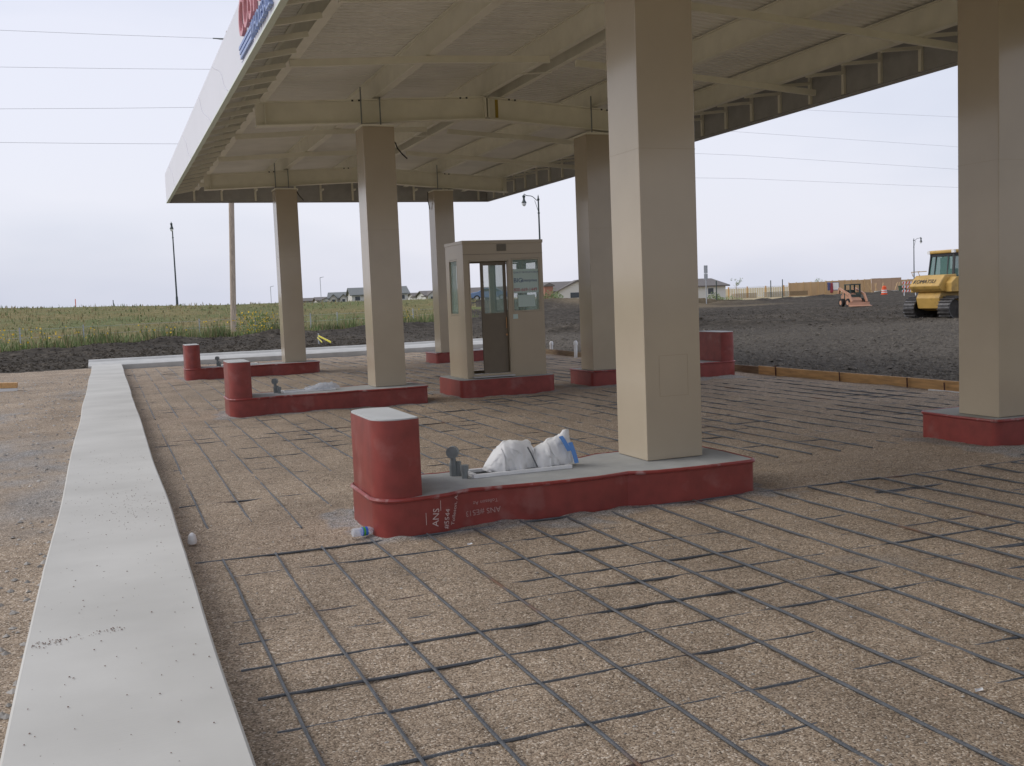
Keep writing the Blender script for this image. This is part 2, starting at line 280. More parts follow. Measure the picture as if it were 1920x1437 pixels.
M = dict(
 gravel=gravel_mat(), dirt=dirt_mat(), grass=grass_mat(), curb=curb_mat(),
 fieldstone=mat('field_stone', (.10, .086, .068), .9, var=.5, vscale=5), pebble=mat('brown_pebble', (.25, .18, .125), .85, var=.5, vscale=9), pebblegrey=mat('grey_pebble', (.32, .30, .27), .85, var=.5, vscale=9),
 farcurb=mat('curb_concrete', (.47, .465, .44), .85, var=.10, vscale=3, bump=.15),
 beige=mat('beige_panel_paint', (.44, .375, .28), .16, var=.05, vscale=1.4, bump=.006, bscale=1.3, spec=.5, coat=.12),
 booth=mat('beige_booth_paint', (.40, .335, .24), .24, var=.03, vscale=2, bump=.01, bscale=2),
 boothin=mat('brown_booth_frame', (.15, .12, .08), .4, var=.05),
 steel=mat('cream_primed_steel', (.76, .74, .62), .55, var=.05, vscale=4),
 deck=mat('galvanised_deck', (.80, .79, .72), .55, var=.06, vscale=1.5),
 fasin=mat('fascia_backing', (.36, .36, .35), .6, var=.08),
 fascia=mat('white_fascia_panel', (.68, .68, .72), .35, var=.02, vscale=1),
 seam=mat('film_wrinkle', (.55, .55, .60), .5),
 green=mat('pale_edge_trim', (.66, .74, .62), .4),
 red=mat('red_fibreglass', (.235, .042, .034), .36, var=.16, vscale=7, col2=(.31, .13, .115), c2scale=3.2, c2lo=.58, c2hi=.80, bump=.05, bscale=22, detail=8),
 redtrim=mat('red_lip', (.25, .04, .034), .4, var=.15, vscale=12, col2=(.36, .20, .19), c2scale=8, c2lo=.56, c2hi=.66),
 conc=mat('grey_concrete_top', (.33, .335, .325), .9, var=.10, vscale=5, bump=.2, bscale=60),
 podtop=mat('pale_concrete_fill', (.50, .51, .50), .85, var=.06, vscale=5, bump=.15, bscale=60),
 chalk=mat('chalk', (.60, .47, .44), .9), chalk2=mat('faded_chalk', (.42, .26, .24), .9),
 stick=mat('pale_sticker', (.62, .55, .55), .6),
 rebar=mat('rebar_steel', (.080, .088, .098), .42, var=.25, vscale=9, col2=(.15, .075, .04), c2scale=1.2, c2lo=.60, c2hi=.70, bump=.5, bscale=120),
 white=mat('white_plastic', (.75, .75, .74), .45, var=.05, vscale=10),
 bag=mat('white_bag', (.70, .70, .69), .55, var=.06, vscale=9, bump=.35, bscale=16),
 bluestripe=mat('blue_print', (.10, .25, .58), .5), clear=mat('cloudy_plastic', (.62, .66, .72), .25, alpha=.55),
 bottle=mat('clear_bottle', (.75, .80, .85), .15, alpha=.42), blabel=mat('bottle_label', (.04, .14, .55), .4), greenlab=mat('green_label', (.08, .35, .05), .4),
 grey=mat('grey_pipe', (.20, .22, .22), .6, var=.15, vscale=20), dark=mat('void_shade', (.02, .02, .02), .9),  # last one: near-black colour that paints the shade of a hollow
 wood=mat('weathered_board', (.23, .165, .095), .8, var=.25, vscale=3, stretch=(8, 1, 8)), orangewood=mat('new_pine_board', (.56, .33, .14), .7, var=.22, vscale=3, stretch=(8, 1, 8)),
 rust=mat('rusty_stake', (.11, .05, .03), .8, var=.3, vscale=30),
 glass=mat('green_glass', (.42, .62, .55), .03, alpha=.24), darkglass=mat('dark_glass', (.02, .03, .03), .05), skyglass=mat('tinted_glass', (.10, .22, .19), .05, alpha=.62),
 paper=mat('glass_tinted_sheet', (.50, .62, .58), .7), blueink=mat('blue_ink', (.03, .07, .20), .6), redink=mat('red_ink', (.35, .03, .05), .6),  # paper: green tint of light through window glass is put into its colour
 signred=mat('sign_red', (.56, .24, .26), .45), signredside=mat('sign_edge', (.22, .12, .14), .5), signblue=mat('sign_blue', (.27, .35, .58), .45),
 alu=mat('aluminium', (.45, .46, .47), .35, metal=.8), brass=mat('brass', (.45, .25, .12), .35, metal=.9), vent=mat('vent_grey', (.20, .18, .14), .6),
 pole=mat('grey_weathered_pole', (.44, .36, .29), .9, var=.25, vscale=3, stretch=(6, 6, .7), bump=.3, bscale=12), wire=mat('wire', (.50, .50, .53), .6),
 lamp=mat('dark_green_lamp_paint', (.035, .05, .05), .5), globe=mat('frosted_globe', (.78, .80, .80), .25),
 post=mat('galvanised_post', (.42, .44, .45), .6), postg=mat('green_post', (.05, .07, .06), .7),
 leaf=mat('weed_green', (.15, .20, .065), .7, var=.4, vscale=.8), leaf2=mat('weed_olive', (.20, .205, .095), .7, var=.35, vscale=.8), straw=mat('straw', (.34, .27, .14), .8, var=.25, vscale=1),
 yellow=mat('yellow_flower', (.70, .46, .02), .6), ytape=mat('yellow_tape', (.75, .66, .06), .4), yellowspot=mat('yellow_strap', (.36, .26, .04), .6),
 siding=mat('white_siding', (.62, .61, .57), .7), roof=mat('grey_shingles', (.17, .18, .175), .9, var=.12, vscale=4), roof2=mat('brown_shingles', (.155, .14, .13), .9, var=.12, vscale=4),
 brick=mat('reddish_siding', (.36, .18, .13), .8), win=mat('window_dark', (.06, .07, .08), .2), trim=mat('white_trim', (.74, .74, .72), .6),
 dozer=mat('dozer_yellow', (.50, .315, .085), .42, var=.10, vscale=2, col2=(.30, .19, .06), c2scale=2.4, c2lo=.58, c2hi=.75), black=mat('black_paint', (.02, .02, .022), .45), track=mat('track_steel', (.105, .10, .098), .42, metal=.5, var=.35, vscale=6), muddy=mat('muddy_steel', (.05, .044, .038), .85, var=.3, vscale=5),
 orange=mat('orange_paint', (.50, .27, .17), .5, var=.10, vscale=3), drum=mat('safety_orange', (.75, .10, .02), .5), reflect=mat('reflective_white', (.78, .78, .78), .4),
 ply=mat('plywood', (.50, .34, .19), .75, var=.10, vscale=.7, stretch=(1, 1, .3)), plypink=mat('faced_plywood', (.42, .29, .20), .75, var=.06, vscale=.5), darkgreen=mat('green_bin', (.04, .07, .045), .6), stud=mat('pine_stud', (.52, .36, .19), .75),
 tarpred=mat('red_cloth', (.33, .06, .08), .8), tarpblue=mat('blue_cloth', (.12, .13, .27), .8), carblue=mat('blue_car_paint', (.15, .23, .38), .25, coat=.5), tyre=mat('tyre', (.02, .02, .02), .8),
 sand=mat('verge_sand', (.265, .20, .14), .95, var=.26, vscale=1.7, detail=10, col2=(.15, .13, .105), c2scale=.55, c2lo=.50, c2hi=.66, bump=.6, bscale=26, spec=.15),
 asphalt=mat('road_grey', (.10, .10, .10), .9, var=.1),
)

# ------------------------------------------------------------------ ground heights
def gh(x, y):        # gravel bed
    h = .015*N((x*.8, y*.8, 1.3))+.011*N((x*2.3, y*2.6, 4.1))+.011*N((x*4.2, y*6.8, 7.7))+.006*N((x*9, y*13, 2.2))
    return h-.001
WA, WB = Vector((-6.8, 47.8)), Vector((20.8, 66.9))         # foot of the weeds
KA, KB = Vector((-15.9, 123)), Vector((33.5, 98))           # crest of the road bank
wd = (WB-WA).normalized(); wn = Vector((-wd.y, wd.x)); kd = (KB-KA).normalized(); kn = Vector((-kd.y, kd.x))
TCUT = 44.5
_cut = Vector((22.6, 68.2)); _cd = Vector((_cut.x-CX, _cut.y-CY)).normalized()
def weed_t(x, y): return TCUT+(Vector((x, y))-_cut).dot(Vector((_cd.y, -_cd.x)))
CREST = [(-60, 3.3), (0, 2.86), (30, 2.15), (50, 1.93), (56, 1.62), (70, 1.25), (85, .6), (110, .0), (400, 0)]
def interp(tab, x):
    if x <= tab[0][0]: return tab[0][1]
    for (a, b), (c, d) in zip(tab, tab[1:]):
        if x <= c: return b+(d-b)*(x-a)/(c-a)
    return tab[-1][1]
def weed_a(x, y): return (Vector((x, y))-WA).dot(wn)
def crest_b(x, y): return -(Vector((x, y))-KA).dot(kn)
def bank(x, y):
    a = weed_a(x, y); b = crest_b(x, y); zc = interp(CREST, (Vector((x, y))-KA).dot(kd))
    if a <= 0: return 0
    if b <= 0: return zc-min(.9, -b*.02)
    t = a/(a+b); t = t*t*(3-2*t)*.6+t*.4
    return zc*t
def dirt_h(x, y):
    a = weed_a(x, y); base = bank(x, y)
    h = .10*N((x*.22, y*.22, 3))+.05*N((x*.9, y*.9, 5))+.06*abs(N((x*1.9, y*1.9, 8)))+.035*N((x*4.7, y*4.7, 1))
    if x > 8: h *= 1-.65*max(0, min(1, 1-(Vector((x, y))-Vector((20, 33))).dot(Vector((.5, .86)))/8))
    h += .018*N((x*9, y*9, 4))
    amp = min(1, max(0, (min(y-29.5, 99) if x < 8.2 else x-8.4)/1.5)) if (x < 8.2 or x < 12) else 1
    # spoil ridge pushed up against the weeds
    rg = math.exp(-((a+1.8)/1.5)**2)*(.30+.35*N((x*.28, y*.28, 11)))
    # ridge of turned soil across the right-hand field
    dd = (Vector((x, y))-Vector((20, 36))).dot(Vector((.5, .86)))
    r2 = math.exp(-(dd/1.6)**2)*(.30+.30*abs(N((x*.5, y*.5, 6))))*max(0, min(1, (29-x)/6)) if x > 11 else 0
    return base+h*amp+max(rg, 0)+r2*min(1, max(0, (x-11)/4))

def polar_grid(name, m, r0, r1, ratio, a0, a1, na, zf, keep, attrs=(), kind='structure'):
    nr = int(math.log(r1/r0)/math.log(ratio)); idx = {}; vs = []; fs = []
    P = [[None]*(na+1) for _ in range(nr+1)]
    for i in range(nr+1):
        rad = r0*ratio**i
        for j in range(na+1):
            an = a0+(a1-a0)*j/na; P[i][j] = (CX+rad*math.sin(an), CY+rad*math.cos(an))
    def vid(i, j):
        k = (i, j)
        if k not in idx:
            x, y = P[i][j]; idx[k] = len(vs); vs.append((x, y, zf(x, y)))
        return idx[k]
    for i in range(nr):
        for j in range(na):
            x = (P[i][j][0]+P[i+1][j+1][0])/2; y = (P[i][j][1]+P[i+1][j+1][1])/2
            if keep(x, y): fs.append((vid(i, j), vid(i, j+1), vid(i+1, j+1), vid(i+1, j)))
    me = bpy.data.meshes.new(name); me.from_pydata(vs, [], [f[::-1] for f in fs]); me.materials.append(m)
    for an_, fn in attrs:
        at_ = me.attributes.new(an_, 'FLOAT', 'POINT'); at_.data.foreach_set('value', [fn(*v[:2]) for v in vs])
    for p in me.polygons: p.use_smooth = True
    o = bpy.data.objects.new(name, me); COL.objects.link(o); tag(o, None, None, kind=kind); return o

# base sheet out to the horizon, just under everything
m = MB(); m.add([(-3000, -600, -.45), (3000, -600, -.45), (3000, 4000, -.45), (-3000, 4000, -.45)], [(0, 1, 2, 3)])
tag(m.build('ground', M['straw']), None, None, kind='structure')
# gravel bed
ISL = [(-2.56, .86, y0-.46, y0+.68) for y0 in (0, 9.89, 19.78)]+[(4.06, 7.56, y0-.1, y0+1.04) for y0 in (0, 9.89, 19.78)]+[(1.55, 3.42, 9.75, 11.2)]
def spill(x, y):
    s = 0
    for a, b, c, d in ISL:
        dx = max(a-x, 0, x-b); dy = max(c-y, 0, y-d); dist = math.hypot(dx, dy)
        n_ = N((x*1.7, y*2.1, 9))+.5*N((x*6, y*6, 3)); s = max(s, (1-max(0, dist-.03-.48*max(0, n_))/.10)*(.55+.5*N((x*9, y*9, 1))+.3))
    n2 = N((x*.55, y*.55, 21))+.4*N((x*2.5, y*2.5, 2)); s = max(s, (n2-.68)*1.6)
    return max(0, min(1, s))*.85
def ys():
    y = -9.5; o = []
    while y < 26.9:
        o.append(y); y += .042 if y < 2 else (.06 if y < 11 else .11)
    return o+[26.95]
YS = ys(); XS = [-4.05+12.4*i/300 for i in range(301)]
vs = [(x, y, gh(x, y)+.035*spill(x, y)*max(0, N((x*3, y*3, 5))+.15)) for y in YS for x in XS]
fs = [(j*301+i, j*301+i+1, (j+1)*301+i+1, (j+1)*301+i) for j in range(len(YS)-1) for i in range(300)]
me = bpy.data.meshes.new('gravel_bed'); me.from_pydata(vs, [], fs); me.materials.append(M['gravel'])
a_ = me.attributes.new('spill', 'FLOAT', 'POINT'); a_.data.foreach_set('value', [spill(v[0], v[1]) for v in vs])
for p in me.polygons: p.use_smooth = True
o = bpy.data.objects.new('gravel_bed', me); COL.objects.link(o); tag(o, None, None, kind='structure')
# sandy verge left of the curb
def verge_h(x, y): return .07+.03*N((x*.5, y*.3, 1))+.022*N((x*1.8, y*1.5, 2))+.016*abs(N((x*4, y*4, 6)))+.012*N((x*8, y*7, 2))+.04*max(0, -x-6)*.3
vs = []; VX = [-4.80-.06*i*(1+i*.016) for i in range(110)]; VY = [-9.5+.06*j if j < 230 else 4.3+.1*(j-230) for j in range(460)]
for y in VY:
    for x in VX: vs.append((x, y, verge_h(x, y)))
fs = [(j*110+i, (j+1)*110+i, (j+1)*110+i+1, j*110+i+1) for j in range(459) for i in range(109)]
me = bpy.data.meshes.new('sandy_verge'); me.from_pydata(vs, [], fs); me.materials.append(M['gravel'])
a_ = me.attributes.new('spill', 'FLOAT', 'POINT'); a_.data.foreach_set('value', [max(0, min(.9, (N((v[0]*.7, v[1]*.25, 31))+.5*N((v[0]*3, v[1]*2, 3))-.22+.42*math.exp(-((v[1]-9)/5)**2))*1.1)) for v in vs])
for p in me.polygons: p.use_smooth = True
o = bpy.data.objects.new('sandy_verge', me); COL.objects.link(o); tag(o, None, None, kind='structure')
# topsoil field
def dirt_keep(x, y):
    if x > 8.26: pass
    elif x > -5.05:
        if y < 28.35: return False
    elif y < 26.2+1.5*N((x*.35, y*.2, 3)): return False
    return weed_a(x, y) < 1.2 or (weed_t(x, y) > TCUT-1.5 and crest_b(x, y) > -8)
def dry(x, y):
    p = Vector((x, y)); s = 0
    q = p-Vector((51, 103)); s = max(s, 1.1-(q.x/17)**2-(q.y/28)**2+.5*N((x*.12, y*.12, 4)))
    return max(0, min(1, s))*.85
polar_grid('topsoil_field', M['dirt'], 11, 330, 1.0055, -.45, 1.15, 700, dirt_h, dirt_keep, [('dry', dry), ('stony', lambda x, y: max(0, min(1, .5-((Vector((x, y))-Vector((20, 33))).dot(Vector((.5, .86))))/5+.5*N((x*.3, y*.3, 4))))*(1 if x > 8 else 0))])
polar_grid('grass_field', M['grass'], 44, 900, 1.014, -.75, 1.35, 330,
           lambda x, y: bank(x, y)+(.05*N((x*.5, y*.5, 2))+.10*N((x*.12, y*.12, 2)) if weed_a(x, y) > 0 else -.12), lambda x, y: weed_a(x, y) > -.6 and weed_t(x, y) < TCUT+1.5*N((x*.1, y*.1, 3)))
# clods of soil and grit
def pt_in_view(rad0, rad1, a0, a1):
    rr = rad0*(rad1/rad0)**random.random(); an = random.uniform(a0, a1); return CX+rr*math.sin(an), CY+rr*math.cos(an)
m = MB(); mst = MB(); k = 0
while k < 30000:
    x, y = pt_in_view(15, 85, -.2, .95)
    if not dirt_keep(x, y) or weed_a(x, y) > -.4 or (x < 8.8 and y < 29.2): continue
    k += 1; s = random.uniform(.018, .06)*(2.0 if random.random() < .05 else 1)*(1 if x > 8 else 1.4); z = dirt_h(x, y); rz = random.uniform(0, 6.3)
    vv = [(math.cos(rz+t)*s*random.uniform(.7, 1.2), math.sin(rz+t)*s*random.uniform(.7, 1.2), s*random.uniform(-.1, .3)) for t in (0, 1.6, 3.1, 4.7)]
    vv = [(x+a, y+b, z+c) for a, b, c in vv]+[(x+random.uniform(-.3, .3)*s, y+random.uniform(-.3, .3)*s, z+s*random.uniform(.5, .9))]
    (mst if x > 8 and random.random() < .5-((Vector((x, y))-Vector((20, 33))).dot(Vector((.5, .86))))/5 else m).add(vv, [(0, 1, 4), (1, 2, 4), (2, 3, 4), (3, 0, 4)])
tag(mst.build('stones', M['fieldstone']), 'grey brown gravel stones covering the near part of the dirt field', 'stones', kind='stuff')
tag(m.build('soil_clods', M['dirt']), 'dark clods of turned soil scattered over the dirt field', 'soil', kind='stuff')

# ------------------------------------------------------------------ concrete walk and far curb
def curb_xl(y): return -4.83+.007*math.sin(y*.9)+.010*N((y*.4, 0, 3))
def curb_xr(y): return -3.975+.007*math.sin(y*.8+1)+.010*N((y*.45, 2, 3))
m = MB(); n = 520; vs = []; fs = []
for i in range(n+1):
    y = -9.5+36.5*i/n; z = .20+.006*N((y*.5, 4, 4))+.007*(math.exp(-((y+.95)/.12)**2)+math.exp(-((y-6.4)/.15)**2)+math.exp(-((y-15)/.2)**2)); xl, xr = curb_xl(y), curb_xr(y)
    vs += [(xl, y, -.1), (xl, y, z-.012), (xl+.012, y, z), (xr-.012, y, z), (xr, y, z-.012), (xr, y, -.1)]
for i in range(n):
    for k in range(5): fs.append((i*6+k, i*6+k+1, (i+1)*6+k+1, (i+1)*6+k))
m.add(vs, fs)
tag(m.build('concrete_walk', M['curb'], smooth=True), None, None, kind='structure')
m = MB(); vs = []; fs = []
for i in range(121):
    x = -4.95+.1295*i; y0 = 27.0; z = .20+.006*N((x*.5, 9, 1))
    vs += [(x, y0, -.15), (x, y0, z-.05), (x, y0+.02, z-.035), (x, y0+.35, z+.02), (x, y0+1.0, z+.04), (x, y0+1.05, z+.035), (x, y0+1.12, z+.10), (x, y0+1.27, z+.11), (x, y0+1.30, -.1)]
for i in range(120):
    for k in range(8): fs.append((i*9+k, i*9+k+1, (i+1)*9+k+1, (i+1)*9+k))
m.add(vs, fs); m.add(vs[:9], [tuple(range(9))]); m.add(vs[-9:], [tuple(range(8, -1, -1))])
tag(m.build('curb_and_gutter', M['farcurb']), None, None, kind='structure')

def stones(n, fn, mt, name, label):
    m = MB()
    for _ in range(n):
        x, y, z, s = fn(); a = random.uniform(0, 6.3)
        vv = [(x+math.cos(a+t)*s*random.uniform(.7, 1.2), y+math.sin(a+t)*s*random.uniform(.7, 1.2), z+s*random.uniform(-.1, .25)) for t in (0, 1.25, 2.5, 3.8, 5.0)]+[(x, y, z+s*random.uniform(.5, .9))]
        m.add(vv, [(0, 1, 5), (1, 2, 5), (2, 3, 5), (3, 4, 5), (4, 0, 5)])
    return tag(m.build(name, mt, recalc=False), label, 'stones', kind='stuff')
def grit():
    r = random.random()
    if r < .16: t = random.random()**1.5; y = -2.62+.10*t+random.gauss(0, .025); x = -4.80+.42*t
    elif r < .45: y = random.gauss(1.1, .55); x = random.gauss(-4.3, .18)
    else: y = random.uniform(-5.5, 5); x = random.uniform(-4.8, -4.0)
    return min(max(x, -4.80), -4.0), y, .203, random.uniform(.0018, .0058)
stones(520, grit, M['rust'], 'loose_grit', 'specks of brown grit scattered over the concrete walk')
def loose():
    y = -5.3+7.5*random.random()**1.6; x = random.uniform(-3.9, 3); return x, y, gh(x, y), random.uniform(.004, .011)
stones(2600, loose, M['pebble'], 'loose_stones', 'loose brown stones lying on the gravel bed')
stones(700, loose, M['pebblegrey'], 'loose_stones', 'loose pale grey stones lying on the gravel bed')
def vloose():
    y = random.uniform(-4, 24); x = -4.87-2.2*random.random()**1.5; return x, y, verge_h(x, y), random.uniform(.006, .03)
stones(1300, vloose, M['pebblegrey'], 'loose_stones', 'grey stones and crumbs of concrete along the left edge of the walk')
# ------------------------------------------------------------------ canopy
CAX0, CAX1, CAY0, CAY1 = -2.45, 7.44, -13.6, 24.0
canopy = thing('fuel_canopy', (2.5, 5.2, 0), 'large white canopy on beige square columns, open steel beams showing underneath', 'canopy')
def xz(tab):
    return lambda x: interp(tab, x)
zbeam = xz([(-1.75, 4.85), (2.43, 5.075), (6.65, 4.79)])
zpur = xz([(-2.4, 5.22), (-1.71, 5.25), (.38, 5.40), (2.45, 5.49), (4.6, 5.36), (6.6, 5.21), (7.4, 5.16)])
zdeck = xz([(-2.42, 5.64), (-1.71, 5.67), (2.5, 5.91), (6.6, 5.60), (7.42, 5.56)])
ROWY = [.42-9.89, .42, .42+9.89, .42+19.78]
for yb in ROWY:
    m = MB(); X = [-1.75, 2.43, 6.65]
    for y0, y1, dz0, dz1 in ((yb-.1, yb+.1, 0, .022), (yb-.008, yb+.008, .022, .388), (yb-.1, yb+.1, .388, .41)):
        vs = []
        for x in X:
            z = zbeam(x); vs += [(x, y0, z+dz0), (x, y1, z+dz0), (x, y1, z+dz1), (x, y0, z+dz1)]
        fs = [(3, 2, 1, 0), (8, 9, 10, 11)]
        for i in range(2):
            b0 = i*4
            for k in range(4): fs.append((b0+k, b0+(k+1) % 4, b0+4+(k+1) % 4, b0+4+k))
        m.add(vs, fs)
    for x in (2.39, 2.45): m.box((x, yb-.1, zbeam(2.43)-.005), (x+.03, yb+.1, zbeam(2.43)+.405))   # bolted splice plates
    for x in (-1.6, 6.5): m.box((x, yb-.09, zbeam(x)+.03), (x+.012, yb+.09, zbeam(x)+.38))
    o = m.build('roof_beam', M['steel'], canopy)
    for x in (-.1, .02, 1.9, 2.02, 2.85, 2.97, 4.75, 4.87):
        MB().box((x, yb-.104, zbeam(x)+.37), (x+.035, yb-.101, zbeam(x)+.40)).build('bolt', M['black'], o)
    for x in (2.62,): MB().box((x, yb-.012, zbeam(x)+.05), (x+.06, yb-.0085, zbeam(x)+.38)).build('strap', M['yellowspot'], o)
def purlin(x, w, z0, z1):
    m = MB(); m.box((x-w/2, CAY0+.1, z0), (x+w/2, CAY1-.15, z0+.016)); m.box((x-w/2, CAY0+.1, z1-.016), (x+w/2, CAY1-.15, z1)); m.box((x-.008, CAY0+.1, z0+.016), (x+.008, CAY1-.15, z1-.016))
    return m
for x, w in ((-1.64, .14), (.38, .14), (2.38, .10), (2.74, .10), (4.66, .13), (6.56, .13)):
    purlin(x, w, zpur(x), zdeck(x)-.004).build('purlin', M['steel'], canopy)
for k in range(-1, 3):                                       # flat bridging across the purlins
    for t in (3.45, 6.75):
        y = .28+9.89*k+t
        if k == 2: y = .28+19.78+2.0
        if k == 2 and t > 4: continue
        m = MB(); xs = [-1.70, .38, 2.30]
        for a, b in zip(xs, xs[1:]): m.bar((a, y, zpur(a)-.055), (b, y, zpur(b)-.055), .06, .10)
        m.build('bridging', M['steel'], canopy)
        m = MB(); xs = [2.80, 4.66, 7.36]
        for a, b in zip(xs, xs[1:]): m.bar((a, y+.1, zpur(a)-.055), (b, y+.1, zpur(b)-.055), .06, .10)
        m.build('bridging', M['steel'], canopy)
        m = MB(); m.bar((2.32, y+1.3, zpur(2.4)-.01), (2.78, y+1.0, zpur(2.7)-.01), .05, .012); m.build('cross_brace', M['steel'], canopy)
# ribbed deck
m = MB(); prof = []; y = CAY0+.05; p_ = .152
while y < CAY1-.1: prof += [(y, 0), (y+.075, 0), (y+.092, .026), (y+.135, .026)]; y += p_
vs = []; fs = []; XS2 = [-2.40, 2.55, 7.40]; k = len(prof)
for x in XS2:
    vs += [(x, a, zdeck(x)+b) for a, b in prof]
for i in range(2):
    for j in range(k-1): fs.append((i*k+j, i*k+j+1, (i+1)*k+j+1, (i+1)*k+j))
m.add(vs, fs); m.build('deck', M['deck'], canopy, recalc=False)
m = MB(); m.add([(-2.42, CAY0+.02, 5.705), (2.55, CAY0+.02, 5.97), (7.42, CAY0+.02, 5.63), (-2.42, CAY1-.02, 5.705), (2.55, CAY1-.02, 5.97), (7.42, CAY1-.02, 5.63)], [(0, 1, 4, 3), (1, 2, 5, 4)])
m.build('roof_sheet', M['deck'], canopy)
m = MB()
for yy in (CAY0+.04, CAY1-.05): m.extr([(-2.40, 5.60), (7.40, 5.50), (7.40, 5.63), (2.55, 5.965), (-2.40, 5.70)], 'y', yy-.006, yy+.006)
m.build('gable_closure', M['fasin'], canopy)
# fascia
FZ0, FZ1 = 4.92, 5.73
def fascia(a, b):
    m = MB(); m.box((min(a[0], b[0]), min(a[1], b[1]), FZ0), (max(a[0], b[0]), max(a[1], b[1]), FZ1)); return m
left = fascia((CAX0-.025, CAY0), (CAX0, CAY1)).build('fascia', M['fascia'], canopy)
right = fascia((CAX1, CAY0), (CAX1+.025, CAY1)).build('fascia', M['fascia'], canopy)
far = fascia((CAX0, CAY1-.025), (CAX1, CAY1-.0)).build('fascia', M['fascia'], canopy)
near = fascia((CAX0, CAY0), (CAX1, CAY0+.025)).build('fascia', M['fascia'], canopy)
MB().box((CAX0+.003, CAY0+.03, FZ0+.02), (CAX0+.02, CAY1-.03, FZ1-.05)).build('backing', M['fasin'], left)
MB().box((CAX1-.02, CAY0+.03, FZ0+.02), (CAX1-.003, CAY1-.03, FZ1-.12)).build('backing', M['fasin'], right)
MB().box((CAX0+.03, CAY1-.045, FZ0+.02), (CAX1-.03, CAY1-.028, FZ1-.05)).build('backing', M['fasin'], far)
MB().box((CAX0-.034, CAY0-.01, FZ0-.022), (CAX0+.045, CAY1+.01, FZ0-.002)).build('edge_trim', M['green'], left)
MB().box((CAX1-.045, CAY0-.01, FZ0-.022), (CAX1+.034, CAY1+.01, FZ0-.002)).build('edge_trim', M['fasin'], right)
MB().box((CAX0+.05, CAY1-.06, FZ0-.022), (CAX1-.05, CAY1+.008, FZ0-.002)).build('edge_trim', M['fasin'], far)
for yc in (8.0, 10.9, 15.1, 20.2):                          # wrinkled seams of the protective film
    pts = [(CAX0-.027, yc+1.6-1.9*t+.16*math.sin(t*7+yc), FZ1-.02-(FZ1-FZ0-.04)*t) for t in [i/10 for i in range(11)]]
    MB().tube(pts, .006, 5).build('film_seam', M['seam'], left)
# wall brackets and studs behind the fascia
def bracket_left(y):
    m = MB(); m.bar((CAX0+.05, y, 5.06), (-1.74, y, 5.20), .05, .07); m.box((CAX0+.022, y-.03, FZ0+.03), (CAX0+.07, y+.03, 5.60)); return m
def bracket_right(y):
    m = MB(); m.bar((6.64, y, 5.22), (CAX1-.05, y, 5.30), .05, .05); m.box((CAX1-.07, y-.03, FZ0+.03), (CAX1-.022, y+.03, 5.50)); return m
for i in range(42):
    y = -13.2+.885*i
    bracket_left(y).build('fascia_bracket', M['steel'], canopy); bracket_right(y+.15).build('fascia_bracket', M['steel'], canopy)
for i in range(10):
    x = -1.9+.98*i+(.2 if i % 3 == 0 else 0)
    m = MB(); m.box((x-.03, CAY1-.09, FZ0+.03), (x+.03, CAY1-.047, 5.5)); m.bar((x, 23.55, 5.25), (x, CAY1-.06, 5.25), .05, .05); m.build('fascia_bracket', M['steel'], canopy)
# columns
COLS = [(k*4.435, r*9.89+k*.353, k, r) for k in (0, 1) for r in (0, 1, 2)]
for x, y, k, r in COLS:
    zt = 4.835
    c = MB().box((x, y, .301), (x+.56, y+.56, zt)).build('column', M['beige'], canopy, bevel=.006)
    g = MB()
    for zz in (3.02+.03*r,):
        g.box((x-.0015, y-.0015, zz), (x+.5615, y+.5615, zz+.004))
    g.build('panel_joint', M['booth'], c)
    MB().box((x-.012, y-.012, zt+.001), (x+.572, y+.572, zt+.03)).build('cap_plate', M['steel'], c)
    if r == 0 and k == 0:
        p = MB()
        for a, b in (((.14, 0), (.43, .004)), ((.14, .36), (.43, .364)), ((.14, .004), (.144, .36)), ((.426, .004), (.43, .36))):
            p.box((x+a[0], y-.0015, .86+a[1]), (x+b[0], y-.0003, .86+b[1]))
        p.build('access_panel', M['booth'], c)
    for dx, dy in ((.06, -.03), (.40, -.03)) if k == 0 else ((.10, -.03),):
        MB().tube([(x+dx, ROWY[r+1]-.13, zt+.03), (x+dx, ROWY[r+1]-.13, zpur(x+dx)+.18)], .013, 6).build('conduit', M['grey'], c)
for pts in ([(.58, 10.3, 4.72), (.66, 10.2, 4.60), (.66, 10.1, 4.50), (.72, 10.0, 4.38), (.80, 9.98, 4.30)], [(.60, 20.2, 4.86), (.68, 20.1, 4.70), (.78, 20.1, 4.58)], [(4.40, 20.6, 4.85), (4.36, 20.5, 4.6), (4.41, 20.5, 4.35)]):
    MB().tube(pts, .012, 6).build('hanging_cable', M['black'], canopy)
# sign letters on the left fascia, read from outside: from far to near
sgn = MB().box((CAX0-.029, 5.0, FZ0+.06), (CAX0-.0255, 6.16, FZ0+.065)).build('sign', M['signblue'], left)
text_obj('lettering', 'COSTCO', .66, M['signred'], sgn, (CAX0-.05, 5.98, 5.215), (0, -1, 0), (0, 0, 1), extrude=.022, shear=.18, spacing=.92)
for i in range(3):
    m = MB(); y0, y1 = 6.16-.05*i, 4.98; z0 = 5.135-.068*i
    m.add([(CAX0-.055, y0, z0), (CAX0-.055, y1, z0), (CAX0-.055, y1, z0+.04), (CAX0-.055, y0-.02, z0+.04), (CAX0-.027, y0, z0), (CAX0-.027, y1, z0), (CAX0-.027, y1, z0+.04), (CAX0-.027, y0-.02, z0+.04)],
          [(0, 1, 2, 3), (7, 6, 5, 4), (0, 4, 5, 1), (3, 2, 6, 7), (0, 3, 7, 4), (1, 5, 6, 2)])
    m.build('stripe', M['signblue'], sgn)
text_obj('lettering', 'WHOLESALE', .27, M['signblue'], sgn, (CAX0-.05, 4.93, 4.99), (0, -1, 0), (0, 0, 1), extrude=.022, shear=.18)

